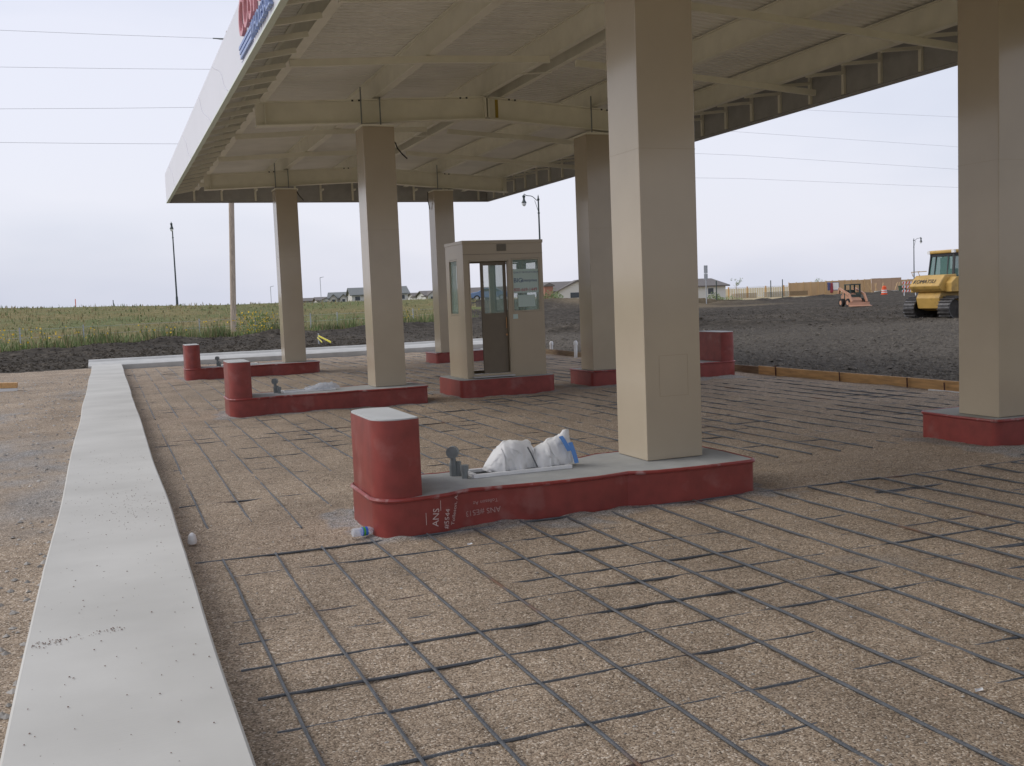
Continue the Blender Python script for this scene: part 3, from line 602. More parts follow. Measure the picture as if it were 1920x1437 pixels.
# ------------------------------------------------------------------ islands
def arc(cx, cy, r, a0, a1, n): return [(cx+r*math.cos(R(a0+(a1-a0)*i/n)), cy+r*math.sin(R(a0+(a1-a0)*i/n))) for i in range(n+1)]
def island_outline(grow=0.0):
    g = grow; o = []
    o += arc(-2.34, -.26, .215+g, 180, 268, 8)                  # pod end, front corner
    o += [(-2.15, -.462-g), (-2.0, -.44-g), (-1.88, -.375-g), (-1.78, -.345-g), (-1.5, -.375-g), (-1.1, -.42-g), (-.7, -.42-g), (-.46, -.375-g), (-.39, -.355-g), (-.30, -.40-g), (-.16, -.445-g), (.2, -.465-g), (.55, -.45-g)]
    o += arc(.74, -.34, .10+g, 278, 350, 5)
    o += [(.86+g, .1)]
    o += arc(.74, .58, .10+g, 5, 88, 5)
    o += [(.3, .685+g), (-.2, .66+g), (-.39, .56+g), (-.7, .57+g), (-1.2, .55+g), (-1.78, .50+g), (-1.95, .53+g), (-2.15, .555+g)]
    o += arc(-2.34, .345, .215+g, 92, 180, 8)
    return o
def pod_outline(g=0.0):
    o = arc(-2.348, -.26, .195+g, 180, 268, 8)+[(-2.28, -.444-g), (-2.2+g, -.415-g), (-2.185+g, -.40), (-2.185+g, .485), (-2.2+g, .50+g)]+[(-2.28, .53+g)]+arc(-2.348, .345, .195+g, 92, 180, 8)
    return o
def lip(outl, z, r, name, mt, parent):
    m = MB(); m.tube([(x, y, z) for x, y in outl]+[(outl[0][0], outl[0][1], z)], r, 8, caps=False); return m.build(name, mt, parent, smooth=True, local=True)
def make_island(label):
    t = thing('pump_island', (0, 0, 0), label, 'pump island', 'fuel pump islands under the canopy')
    O = island_outline()
    b = MB(); b.prism(O, -.12, .288, top=False); b.build('base', M['red'], t, smooth=True, local=True)
    MB().prism(island_outline(-.012), .15, .297, bot=False).build('slab', M['conc'], t, local=True)
    lip(island_outline(.004), .285, .017, 'lip', M['redtrim'], t)
    p = MB().prism(pod_outline(), .29, .895, top=False).build('bumper_pod', M['red'], t, smooth=True, local=True)
    MB().prism(pod_outline(-.006), .6, .905, bot=False).build('cap', M['podtop'], p, local=True)
    f = MB(); f.box((-1.60, .06, .297), (-.70, .10, .328)); f.box((-1.60, .34, .297), (-.70, .38, .328)); f.box((-1.60, .10, .297), (-1.56, .34, .328)); f.box((-.74, .10, .297), (-.70, .34, .328))
    f.build('sump_frame', M['white'], t, local=True, bevel=.004)
    MB().box((-1.56, .10, .2975), (-.74, .34, .301)).build('sump_shade', M['dark'], t, local=True)  # flat sheet on the slab, its dark colour paints a hollow's shade
    v = MB(); v.tube([(-1.70, .30, .295), (-1.70, .30, .40)], .034, 10); v.tube([(-1.70, .30, .40), (-1.70, .30, .47)], [.03, .02], 10)
    v.tube([(-1.72, .262, .50), (-1.69, .315, .50)], .052, 14); v.tube([(-1.66, .285, .295), (-1.66, .285, .42)], .026, 8)
    v.build('valve', M['grey'], t, smooth=True, local=True)
    v = MB(); v.tube([(-1.66, .12, .295), (-1.66, .12, .36)], .026, 10); v.tube([(-1.66, .12, .36), (-1.66, .12, .41)], .034, 10); v.build('pipe_stub', M['grey'], t, smooth=True, local=True)
    return t
def mirror_island(src):
    """the right-hand row is the same casting turned end for end"""
    c = copy_tree(src); return c
i1 = make_island('nearest red pump island with chalk handwriting and two white bags on it')
def wrap(path, s):
    """point and tangent at arc length s along an outline"""
    acc = 0
    for a, b in zip(path, path[1:]):
        a, b = Vector(a), Vector(b); l = (b-a).length
        if acc+l >= s: d = (b-a)/l; return a+d*(s-acc), d
        acc += l
    return b, d
def chalk(txt, size, s0, z0, rot, mt, name='chalk_writing'):
    vs, fs = text_geo(txt, size); O = island_outline(.0035); out_ = []
    for x, y, z in vs:
        c, s_ = math.cos(rot), math.sin(rot); u = s0+x*c-y*s_; w = z0+x*s_+y*c
        p, d = wrap(O, u); out_.append((p.x, p.y, w))
    m = MB(); m.add(out_, fs); return out_, fs
def chalk_lines():
    m = MB(); m2 = MB()
    for a in (('ANS', .075, .60, .05, R(84)), ('#5544', .060, .685, .02, R(80)), ('Tolleson, Az', .050, .75, .035, R(76))):
        m.add(*chalk(a[0], a[1], a[2], a[3], a[4], M['chalk']))
    m3 = MB()
    for a, mm_ in ((('Tolleson Az', .042, 1.15, .205, R(184)), m2), (('ANS #E513', .062, 1.17, .135, R(183)), m3)):
        mm_.add(*chalk(a[0], a[1], a[2], a[3], a[4], M['chalk2']))
    O = island_outline(.0035)
    for s, z0, z1 in ((.50, .075, .17), (.625, .17, .25)):
        p, d = wrap(O, s); q, d = wrap(O, s+.004); m.add([(p.x, p.y, z0), (q.x, q.y, z0), (q.x, q.y, z1), (p.x, p.y, z1)], [(0, 1, 2, 3)])
    return m, m2, m3
base1 = [c for c in i1.children if c.name.startswith('base')][0]
ch, ch2, ch3 = chalk_lines()
RIGHT = []
isl = {}
def place_island(k, r, label):
    c = copy_tree(i1); c['label'] = label
    if k == 0: c.location = (0, 9.89*r, 0)
    else: c.location = (4.995+(.12, .20, .10)[r], 9.89*r+.353+.56, 0); c.rotation_euler = (0, 0, math.pi)
    isl[(k, r)] = c; return c
place_island(0, 1, 'red pump island with a thin clear bag on its frame, second back on the left')
place_island(0, 2, 'farthest red pump island on the left, just before the far curb')
place_island(1, 0, 'red pump island cut off by the right edge of the photo')
place_island(1, 1, 'red pump island beside the booth, its bumper pod showing right of the near column')
place_island(1, 2, 'red pump island far behind the booth, seen past its left corner')
ch.build('chalk_writing', M['chalk'], base1, local=True, recalc=False); ch2.build('chalk_writing', M['chalk2'], base1, local=True, recalc=False); ch3.build('chalk_writing', M['chalk2'], base1, local=True, recalc=False)
sp = MB(); O = island_outline(.003)
for s_ in (.02, ):
    pts = []
    for q in (0, .035, .07): p, d = wrap(O[-4:]+O[:6], .05+q); pts.append(p)
    vs = [(p.x, p.y, .075) for p in pts]+[(p.x, p.y, .115) for p in pts]; sp.add(vs, [(0, 1, 4, 3), (1, 2, 5, 4)])
sp.build('sticker', M['stick'], base1, local=True, recalc=False)

# bags, bottle, cup
def bag(name, loc, L_, prof, thick, label, cat, mt, seed, group=None):
    """crumpled bag: silhouette profile along x, rounded in y"""
    nx, na = 64, 40; vs = []; fs = []
    for i in range(nx+1):
        u = i/nx; x = u*L_; h = interp(prof, u); w = thick*math.sin(math.pi*min(max(u*.94+.03, 0), 1))**.45*(1 if h < .2 else .75)
        for j in range(na+1):
            a = math.pi*j/na; yy = -w*math.cos(a); zz = h*math.sin(a)**.75
            cr = .020*N((x*14+seed, yy*14, zz*10))-.030*abs(N((x*20+zz*12, yy*16+seed, zz*9-x*8)))+.012
            vs.append((x+cr*.6, yy+cr*(1 if abs(yy) > .02 else .3), max(0, zz+cr*(zz > .02))))
    for i in range(nx):
        for j in range(na): fs.append((i*(na+1)+j, i*(na+1)+j+1, (i+1)*(na+1)+j+1, (i+1)*(na+1)+j))
    for i in (0, nx): fs.append(tuple(i*(na+1)+j for j in range(na+1)))
    m = MB(); m.add(vs, fs); o = m.build(name, mt, None, smooth=True); o.location = loc
    tag(o, label, cat, group); return o
b1 = bag('plastic_bag', (-1.45, .22, .325), .47, [(0, .03), (.12, .10), (.35, .22), (.55, .245), (.8, .215), (.92, .20), (1, .03)], .15, 'rounded white bag bulging over the frame, left of the pair on the near island', 'bag', M['bag'], 3)
b2 = bag('plastic_bag', (-1.04, .22, .325), .40, [(0, .05), (.1, .145), (.4, .20), (.7, .25), (.88, .30), (.95, .27), (1, .05)], .13, 'pointed white bag with blue stripe, right of the pair on the near island', 'bag', M['bag'], 9)
m = MB(); m.add([(.27, -.095, .20), (.315, -.085, .17), (.345, -.075, .09), (.30, -.105, .11)], [(0, 1, 2, 3)]); m.add([(.345, -.09, .16), (.375, -.08, .12), (.385, -.08, .0), (.345, -.105, .01)], [(0, 1, 2, 3)])
bag2m = MB()
for a, b in (((.275, .245), (.325, .12)), ((.345, .19), (.385, .01))):
    pts = []
    for t in range(6):
        q = t/5; x0 = a[0]+(b[0]-a[0])*q; z = a[1]+(b[1]-a[1])*q; yy = -.13*math.sqrt(max(.05, 1-(z/.27)**2))-.022
        pts.append(((x0-.02, yy, z), (x0+.022, yy+.004, z+.004)))
    vs = [v for p in pts for v in p]; bag2m.add(vs, [(2*i, 2*i+1, 2*i+3, 2*i+2) for i in range(5)])
bag2m.build('stripe', M['bluestripe'], b2, local=True)
bag('plastic_bag', (-1.22, 9.89+.20, .325), .62, [(0, .02), (.2, .05), (.5, .10), (.8, .09), (1, .02)], .16, 'thin clear plastic bag draped over the frame of the second island', 'bag', M['clear'], 5)
m = MB(); m.tube([(-1.02, .08, .34), (-1.08, .06, .46), (-1.115, .05, .52)], .006, 6)
tag(m.build('steel_rod', M['rebar']), 'thin dark rod leaning between the two white bags', 'rod')
bt = thing('water_bottle', (-2.72, -.30, .045), 'clear plastic water bottle with blue and green label lying by the near island', 'bottle', rot=(0, R(90), R(8)))
MB().lathe([(.001, 0), (.03, .0), (.034, .01), (.034, .12), (.03, .145), (.014, .17), (.013, .185)], n=16).build('body', M['bottle'], bt, smooth=True, local=True)
MB().lathe([(.0352, .075), (.0352, .118)], n=16).build('label', M['blabel'], bt, local=True)
MB().lathe([(.0358, .082), (.0358, .098)], n=16).build('band', M['greenlab'], bt, local=True)
MB().lathe([(.015, .183), (.015, .20), (.001, .20)], n=12).build('cap', M['white'], bt, local=True)
m = MB(); m.lathe([(.033, 0), (.036, .012), (.034, .03), (.026, .065), (.012, .08), (.001, .083)], n=18); o = m.build('plastic_cup', M['white'], smooth=True); o.location = (-3.86, .17, .012); o.rotation_euler = (R(12), 0, 0)
tag(o, 'small white upturned plastic cup on the gravel beside the concrete walk', 'cup')
for k, (px, py, s, lb) in enumerate(((-.95, -4.67, .02, 'tiny white paper scrap on the gravel at bottom right'), (-6.0, 14.3, .05, 'white paper scrap on the sandy verge left of the walk'), (-2.0, -.95, .02, 'tiny white chip on the gravel in front of the near island'))):
    z = (gh(px, py) if px > -4 else verge_h(px, py))+.004
    m = MB(); m.add([(px-s, py, z), (px-s*.6, py+.012, z+.01), (px+s, py+.006, z+.004), (px+s*.7, py-.012, z+.007), (px-s, py, z+.012), (px+s, py, z+.014)], [(0, 1, 2, 3), (0, 3, 5, 4)])
    tag(m.build('paper_scrap', M['white']), lb, 'litter')

# ------------------------------------------------------------------ reinforcing bars
def in_island(x, y, g=.06):
    return any(a-g < x < b+g and c-g < y < d+g for a, b, c, d in ISL)
def rebar(p0, p1, z, label, group, seed):
    p0, p1 = Vector(p0), Vector(p1); Ln = (p1-p0).length; n = max(2, int(Ln/.22)); d = (p1-p0)/Ln; nn = Vector((-d.y, d.x)); pts = []
    for i in range(n+1):
        t = Ln*i/n; p = p0+d*t+nn*(.018*N((t*.35, seed*3.1, 0))+.006*N((t*1.4, seed, 5)))
        pts.append((p.x, p.y, z+.010*N((t*.5, seed*1.7, 9))+.004*N((t*2, seed, 2))))
    o = MB().tube(pts, .0085, 6).build('rebar', M['rebar'], smooth=True, recalc=False)
    return tag(o, label, 'rebar', group)
ORD = ['first', 'second', 'third', 'fourth', 'fifth', 'sixth', 'seventh', 'eighth', 'ninth', 'tenth', 'eleventh', 'twelfth', 'thirteenth', 'fourteenth', 'fifteenth', 'sixteenth', 'seventeenth', 'eighteenth', 'nineteenth', 'twentieth']
ORD += ['twenty-'+w for w in ORD[:9]]+['thirtieth', 'thirty-first', 'thirty-second']
MATS = [(-9.4, -.43, 'in front of the nearest island'), (1.02, 9.25, 'between the first and second islands'), (10.85, 19.15, 'between the second and third islands'), (20.75, 26.4, 'beyond the third island')]
XB = [-3.70, -3.34, -3.00, -2.62, -2.20, -1.82, -1.41]+[-1.02+.393*i for i in range(23)]
seed = 0
for a, b, where in MATS:
    for i, x in enumerate(XB):
        seed += 1; rnd = random.Random(seed); y0, y1 = a+rnd.uniform(-.03, .05), b-rnd.uniform(0, .10)
        if x < -2.75 and a > 0: y0 = a-rnd.uniform(.0, .9)
        if any(c-.1 < x < d+.1 and e_ < y1 and f_ > y0+2 for c, d, e_, f_ in ISL[-1:]):
            y0 = max(y0, 11.35)
        if x > 3.95 and a > 0: y0 += .45
        if x > 3.95 and a < 0: y1 += .25
        rebar((x, y0), (x, y1), .0135 if a < 0 else .003, 'lengthwise steel bar %s, %s from the walk' % (where, ORD[i]), 'lengthwise bars '+where, seed)
def rows(a, b, st):
    y = b-.05; o = []
    while y > a+.1: o.append(y); y -= st
    return o
ROWS = {0: [-.48, -.97, -1.52, -2.03, -2.42, -2.85, -3.27, -3.68, -4.20, -4.63, -5.08, -5.5, -6.0, -6.5, -7.0, -7.5, -8.0]}
for mi, (a, b, where) in enumerate(MATS):
    rr_ = ROWS.get(mi) or rows(a, b, .46)
    for i, y in enumerate(rr_):
        seed += 1; rnd = random.Random(seed); x0 = -3.88+rnd.uniform(-.02, .12); x1 = 8.05-rnd.uniform(0, .2); xm = rnd.uniform(1.2, 3.6)
        rebar((x0, y), (xm, y+rnd.uniform(-.03, .03)), (.002 if i == 0 else (-.006 if i == 1 else -.0050)) if mi == 0 else -.0115, 'left crosswise bar, %s row from the far end, %s' % (ORD[i], where), 'crosswise bars '+where, seed)
        seed += 1
        rebar((xm-.5, y+.03), (x1, y+rnd.uniform(-.03, .05)), -.0045 if mi == 0 else -.0115, 'right crosswise bar, %s row from the far end, %s' % (ORD[i], where), 'crosswise bars '+where, seed)

# ------------------------------------------------------------------ booth
kb = thing('booth_plinth', (2.5, 10.7, 0), 'low red plinth with rounded corners carrying the beige booth', 'plinth')
def rrect(x0, y0, x1, y1, r): return arc(x0+r, y0+r, r, 180, 270, 5)+arc(x1-r, y0+r, r, 270, 360, 5)+arc(x1-r, y1-r, r, 0, 90, 5)+arc(x0+r, y1-r, r, 90, 180, 5)
MB().prism(rrect(1.55, 9.75, 3.42, 11.20, .14), -.1, .315, top=False).build('base', M['red'], kb, smooth=True)
MB().prism(rrect(1.562, 9.762, 3.408, 11.188, .13), .1, .322, bot=False).build('slab', M['conc'], kb)
bo = thing('attendant_booth', (2.55, 10.7, .322), 'beige metal attendant booth with open door and a sign in its window', 'booth')
BX0, BX1, BY0, BY1, BZ0, BZ1 = 1.745, 3.31, 9.95, 10.98, .323, 2.84; T = .05
def wall_y(y0, y1, holes):
    """wall across x with rectangular holes (x0,x1,z0,z1)"""
    m = MB(); xs = sorted({BX0, BX1, *[h[0] for h in holes], *[h[1] for h in holes]}); zs = sorted({BZ0, BZ1-.06, *[h[2] for h in holes], *[h[3] for h in holes]})
    for a, b in zip(xs, xs[1:]):
        for c, d in zip(zs, zs[1:]):
            if not any(h[0] < (a+b)/2 < h[1] and h[2] < (c+d)/2 < h[3] for h in holes): m.box((a, y0, c), (b, y1, d))
    return m
def wall_x(x0, x1, holes):
    m = MB(); ya, yb = BY0+T, BY1-T; y_ = sorted({ya, yb, *[h[0] for h in holes], *[h[1] for h in holes]}); zs = sorted({BZ0, BZ1-.06, *[h[2] for h in holes], *[h[3] for h in holes]})
    for a, b in zip(y_, y_[1:]):
        for c, d in zip(zs, zs[1:]):
            if not any(h[0] < (a+b)/2 < h[1] and h[2] < (c+d)/2 < h[3] for h in holes): m.box((x0, a, c), (x1, b, d))
    return m
def clean(m, name, mt, parent):
    o = m.build(name, mt, parent)
    import bmesh
    bm = bmesh.new(); bm.from_mesh(o.data); bmesh.ops.remove_doubles(bm, verts=bm.verts, dist=1e-5)
    # drop the inner faces where neighbouring boxes touch
    seen = {}
    for f in bm.faces: seen.setdefault(frozenset(v.index for v in f.verts), []).append(f)
    kill = [f for fl in seen.values() if len(fl) > 1 for f in fl]; bmesh.ops.delete(bm, geom=kill, context='FACES')
    bmesh.ops.recalc_face_normals(bm, faces=bm.faces); bm.to_mesh(o.data); bm.free(); return o
wf = clean(wall_y(BY0, BY0+T, [(1.865, 2.60, .40, 2.46), (2.68, 3.25, 1.51, 2.50)]), 'front_wall', M['booth'], bo)
wb = clean(wall_y(BY1-T, BY1, [(2.15, 2.60, .40, 2.46), (2.70, 3.22, 1.51, 2.46), (1.83, 2.08, 1.51, 2.46)]), 'back_wall', M['booth'], bo)
wl = clean(wall_x(BX0, BX0+T, [(10.30, 10.80, 1.49, 2.52)]), 'side_wall', M['booth'], bo)
wr = clean(wall_x(BX1-T, BX1, [(10.15, 10.80, 1.49, 2.46)]), 'side_wall', M['booth'], bo)
MB().box((BX0-.012, BY0-.012, BZ1-.06), (BX1+.012, BY1+.012, BZ1)).build('roof', M['booth'], bo, bevel=.004)
MB().box((BX0+T, BY0+T, .324), (BX1-T, BY1-T, .345)).build('floor', M['vent'], bo)
MB().box((BX0-.002, BY0-.004, 2.585), (BX1+.002, BY0-.0005, 2.592)).build('seam', M['boothin'], wf)
def frame_y(x0, x1, z0, z1, y0, y1, w):
    m = MB(); m.box((x0, y0, z0), (x0+w, y1, z1)); m.box((x1-w, y0, z0), (x1, y1, z1)); m.box((x0+w, y0, z0), (x1-w, y1, z0+w)); m.box((x0+w, y0, z1-w), (x1-w, y1, z1)); return m
w = frame_y(2.685, 3.245, 1.515, 2.495, BY0-.002, BY0+T+.002, .022).build('window', M['booth'], wf)
MB().box((2.707, BY0+.02, 1.537), (3.223, BY0+.026, 2.473)).build('pane', M['glass'], w)
w = frame_y(2.705, 3.215, 1.515, 2.455, BY1-T-.002, BY1+.002, .025).build('window', M['boothin'], wb)
MB().box((2.73, BY1-.03, 1.54), (3.19, BY1-.024, 2.43)).build('pane', M['glass'], w)
w = frame_y(1.835, 2.075, 1.515, 2.455, BY1-T-.002, BY1+.002, .025).build('window', M['boothin'], wb)
MB().box((1.86, BY1-.03, 1.54), (2.05, BY1-.024, 2.43)).build('pane', M['glass'], w)
m = MB(); m.box((BX0-.002, 10.305, 1.495), (BX0+T+.002, 10.33, 2.515)); m.box((BX0-.002, 10.77, 1.495), (BX0+T+.002, 10.795, 2.515)); m.box((BX0-.002, 10.33, 1.495), (BX0+T+.002, 10.77, 1.52)); m.box((BX0-.002, 10.33, 2.49), (BX0+T+.002, 10.77, 2.515))
w = m.build('window', M['booth'], wl); MB().box((BX0+.02, 10.33, 1.52), (BX0+.026, 10.77, 2.49)).build('pane', M['glass'], w)
m = MB(); m.box((BX1-T-.002, 10.155, 1.495), (BX1+.002, 10.18, 2.455)); m.box((BX1-T-.002, 10.77, 1.495), (BX1+.002, 10.795, 2.455)); m.box((BX1-T-.002, 10.18, 1.495), (BX1+.002, 10.77, 1.52)); m.box((BX1-T-.002, 10.18, 2.43), (BX1+.002, 10.77, 2.455))
w = m.build('window', M['boothin'], wr); MB().box((BX1-.03, 10.18, 1.52), (BX1-.024, 10.77, 2.43)).build('pane', M['glass'], w)
# sliding door, half open
m = frame_y(2.09, 2.585, .41, 2.44, BY0+T+.004, BY0+T+.034, .055); m.box((2.145, BY0+T+.006, .465), (2.53, BY0+T+.030, 1.46)); m.box((2.145, BY0+T+.004, 1.46), (2.53, BY0+T+.034, 1.51))
dr = m.build('door', M['boothin'], bo)
MB().box((2.145, BY0+T+.016, 1.51), (2.53, BY0+T+.020, 2.385)).build('pane', M['glass'], dr)
m = MB(); m.tube([(2.56, BY0+T-.01, 1.22), (2.56, BY0+T-.01, 1.42)], .008, 6); m.tube([(2.56, BY0+T-.012, 1.10), (2.56, BY0+T+.02, 1.10)], .02, 10); m.build('handle', M['brass'], dr)
m = MB()
for a, b in (((1.855, 2.46), (2.62, 2.476)), ((1.849, .39), (1.865, 2.476)), ((2.60, .39), (2.616, 2.476))): m.box((a[0], BY0-.014, a[1]), (b[0], BY0-.001, b[1]))
m.build('door_frame', M['booth'], bo)
m = MB(); m.box((1.83, BY0-.10, .34), (2.64, BY0-.001, .36)); m.box((1.866, BY0+.001, .385), (2.598, BY0+.05, .402)); m.build('threshold', M['alu'], bo)
m = MB()
for i in range(5): m.bar((2.41, BY0-.012, 2.655+i*.024), (2.585, BY0-.012, 2.655+i*.024), .012, .010)
m.box((2.405, BY0-.006, 2.64), (2.59, BY0-.001, 2.77)); m.build('vent', M['vent'], bo)
MB().box((2.68, BY0-.004, 1.385), (2.775, BY0-.001, 1.47)).build('notice', M['paper'], bo)
sgn2 = MB().box((2.712, BY0+.012, 1.86), (3.218, BY0+.015, 2.30)).build('window_sign', M['paper'], bo)  # stands in front of the pane, glass tint painted into the sheet
SY = BY0+.0112
text_obj('lettering', 'QUALITY PRODUCTS FROM', .040, M['blueink'], sgn2, (2.722, SY, 2.225), (1, 0, 0), (0, 0, 1), extrude=.0005)
text_obj('lettering', 'BIG', .115, M['blueink'], sgn2, (2.718, SY, 2.055), (1, 0, 0), (0, 0, 1), extrude=.0005)
text_obj('lettering', 'Enterprises', .075, M['blueink'], sgn2, (2.885, SY, 2.065), (1, 0, 0), (0, 0, 1), extrude=.0005, spacing=.9)
text_obj('lettering', '800-669-1449', .086, M['redink'], sgn2, (2.716, SY, 1.89), (1, 0, 0), (0, 0, 1), extrude=.0005, spacing=.97)
MB().box((2.80, BY0+.012, 1.60), (3.14, BY0+.015, 1.82)).build('notice', M['paper'], bo)

# ------------------------------------------------------------------ form boards and small site things
def board(y0, y1, x, z0, z1, mt, label, tilt=0):
    m = MB(); n = 12; vs = []
    for i in range(n+1):
        y = y0+(y1-y0)*i/n; dx = .015*N((y*.5, 1, 1)); dz = .01*N((y*.3, 5, 1))
        vs += [(x+dx, y, z0+dz), (x+.04+dx, y, z0+dz), (x+.04+dx, y, z1+dz), (x+dx, y, z1+dz)]
    fs = [(0, 1, 2, 3), tuple(n*4+k for k in (3, 2, 1, 0))]
    for i in range(n):
        for k in range(4): fs.append((i*4+k, i*4+(k+1) % 4, (i+1)*4+(k+1) % 4, (i+1)*4+k))
    m.add(vs, fs); return tag(m.build('form_board', mt), label, 'board')
board(10.25, 21.7, 8.24, -.03, .145, M['wood'], 'weathered grey-brown form board edging the gravel behind the far pod')
board(-9.0, 10.22, 8.22, -.03, .16, M['orangewood'], 'new orange form board edging the gravel on the right')
board(-1.0, 5.3, 8.10, -.035, .012, M['trim'], 'pale thin batten lying at the foot of the orange form board')
for k, (x, y, h, lb) in enumerate(((8.20, 9.6, .20, 'short rusty stake against the join of the two form boards'), (8.18, 7.6, .17, 'short rusty stake against the middle of the orange form board'), (8.17, 5.85, .17, 'short rusty stake on the orange board, left of the right-hand column'), (8.16, 5.0, .14, 'short rusty stake at the end of the pale batten'))):
    m = MB(); m.tube([(x, y, -.05), (x-.01, y, h)], .013, 6); tag(m.build('form_stake', M['rust']), lb, 'stake', 'stakes along the form boards')
for x, y, h, lb in ((8.6, 21.9, .24, 'white plastic stub pipe behind the form board, right beside the booth'), (8.05, 18.9, .36, 'white plastic stub pipe by the form board, touching the second right column')):
    t = thing('stub_pipe', (x, y, 0), lb, 'pipe', 'white stub pipes by the form board')
    MB().tube([(x, y, -.1), (x+.01, y, h)], .05, 10).build('pipe', M['white'], t, smooth=True); MB().lathe([(.06, h), (.06, h+.08), (.03, h+.12), (.001, h+.12)], (x+.01, y, 0), 12).build('cap', M['white'], t, smooth=True)
p = at(14, 737, 24.2)
t = thing('timber_offcut', (p.x, p.y, .08), 'orange timber offcut resting on white block at the far left of the verge', 'timber')
MB().bar((p.x-1.2, p.y+.1, .26), (p.x+.22, p.y, .20), .20, .12).build('plank', M['orangewood'], t); MB().bar((p.x-1.2, p.y+.08, .13), (p.x+.22, p.y-.02, .09), .18, .09).build('block', M['trim'], t)
a, b = at(597, 630, 47), at(621, 652, 41); t = thing('caution_tape', (b.x, b.y, .3), 'yellow caution tape stretched down from a small stake over the dirt bank', 'tape')
MB().tube([(a.x, a.y, -.1), (a.x, a.y, a.z+.12)], .03, 6).build('stake', M['post'], t)
MB().bar(tuple(a), (b.x, b.y, .30), .02, .07).build('ribbon', M['ytape'], t); MB().bar((a.x-.05, a.y, a.z-.08), (b.x-.35, b.y, .32), .02, .05).build('ribbon', M['ytape'], t)

# ------------------------------------------------------------------ weeds, grass tufts, flowers
def blades(n, fn, mt, name, label, hw=.022):
    m = MB()
    for _ in range(n):
        r_ = fn()
        if not r_: continue
        x, y, z, h = r_; a = random.uniform(0, 6.3); w_ = hw*random.uniform(.6, 1.5); lx, ly = random.gauss(0, .18)*h, random.gauss(0, .18)*h; c, s_ = math.cos(a)*w_, math.sin(a)*w_
        m.add([(x-c, y-s_, z), (x+c, y+s_, z), (x+c*.8+lx*.4, y+s_*.8+ly*.4, z+h*.55), (x-c*.8+lx*.4, y-s_*.8+ly*.4, z+h*.55), (x+lx, y+ly, z+h)], [(0, 1, 2, 3), (3, 2, 4)])
    return tag(m.build(name, mt, recalc=False), label, 'plants', kind='stuff')
def weed_pt(hmin, hmax, spread=1.4):
    def f():
        t = random.uniform(-14, 35.5); a = abs(random.gauss(0, spread)); p = WA+wd*t+wn*(a-.5)
        cl = .55+.9*max(0, N((t*.55, a*.3, 2))+.25)
        return p.x, p.y, max(bank(p.x, p.y), 0)-.05, random.uniform(hmin, hmax)*cl
    return f
blades(3200, weed_pt(.35, 1.05), M['leaf'], 'tall_weeds', 'tall green weeds growing along the top of the dirt bank', .035)
blades(3000, weed_pt(.35, .95, 2.2), M['leaf2'], 'tall_weeds', 'tall olive green weeds mixed along the dirt bank', .03)
blades(2200, weed_pt(.3, 1.0, 2.5), M['straw'], 'dry_stalks', 'straw coloured dry stalks among the weeds', .022)
def tuft():
    an = random.uniform(-.2, .75); rr_ = random.uniform(55, 135); x, y = CX+rr_*math.sin(an), CY+rr_*math.cos(an)
    if weed_a(x, y) < .5 or crest_b(x, y) < -2 or weed_t(x, y) > TCUT: return None
    return x, y, bank(x, y)-.04, random.uniform(.12, .42)*(.6+.9*max(0, N((x*.3, y*.3, 7))+.2))
blades(6000, tuft, M['leaf2'], 'grass_tufts', 'short olive grass tufts over the roadside bank', .05)
blades(7000, tuft, M['straw'], 'grass_tufts', 'short straw coloured grass tufts over the roadside bank', .045)
blades(1800, tuft, M['leaf'], 'grass_tufts', 'short green grass tufts over the roadside bank', .05)
def flowers(n, ctr, sx, sy, label, h0=.5, h1=1.3):
    m = MB()
    for _ in range(n):
        p = ctr+wd*random.gauss(0, sx)+wn*abs(random.gauss(0, sy)); z = bank(p.x, p.y)+random.uniform(h0, h1); s = random.uniform(.028, .055)
        tx, ty, tz = random.uniform(-1, 1), -1.4+random.uniform(-.6, .6), random.uniform(-.2, 1); nn = Vector((tx, ty, tz)).normalized(); u = nn.cross(Vector((0, 0, 1))).normalized(); v = u.cross(nn); c = Vector((p.x, p.y, z))
        m.add([c+(u*math.cos(k*1.047)+v*math.sin(k*1.047))*s for k in range(6)], [(0, 1, 2, 3, 4, 5)])
    return tag(m.build('sunflowers', M['yellow'], recalc=False), label, 'flowers', kind='stuff')
def wpt(px):      # where the weed line crosses a photo column
    best = min((WA+wd*(t*.25) for t in range(-80, 260)), key=lambda q: abs(960+FPX*((Vector((q.x-CX, q.y-CY, -CZ)).dot(_r))/(Vector((q.x-CX, q.y-CY, -CZ)).dot(_f)))-px)); return best
flowers(120, wpt(497), .55, .8, 'dense clump of yellow sunflowers beside the second column', .25, 1.55)
flowers(30, wpt(120), 1.6, .8, 'sparse yellow sunflowers in the weeds at the left', .6, 1.2)
flowers(18, wpt(20), 1.6, .9, 'sparse yellow sunflowers at the left edge', .4, 1.0)
flowers(16, wpt(350), 1.8, .8, 'scattered yellow sunflowers near the utility pole', .5, 1.1)
flowers(28, wpt(780), 1.2, .8, 'yellow sunflowers between the two far columns', .4, 1.2)
c_ = wpt(497)
m = MB()
for _ in range(700):
    p = c_+wd*random.gauss(0, .6)+wn*abs(random.gauss(0, .8)); z = bank(p.x, p.y)+random.uniform(.05, 1.35); s = random.uniform(.03, .07); a = random.uniform(0, 6.3)
    m.add([(p.x-s*math.cos(a), p.y-s*math.sin(a), z), (p.x+s*math.cos(a), p.y+s*math.sin(a), z+.02), (p.x+.02, p.y, z+s*1.6)], [(0, 1, 2)])
tag(m.build('sunflower_leaves', M['leaf'], recalc=False), 'leafy green stems of the sunflower clump', 'plants', kind='stuff')

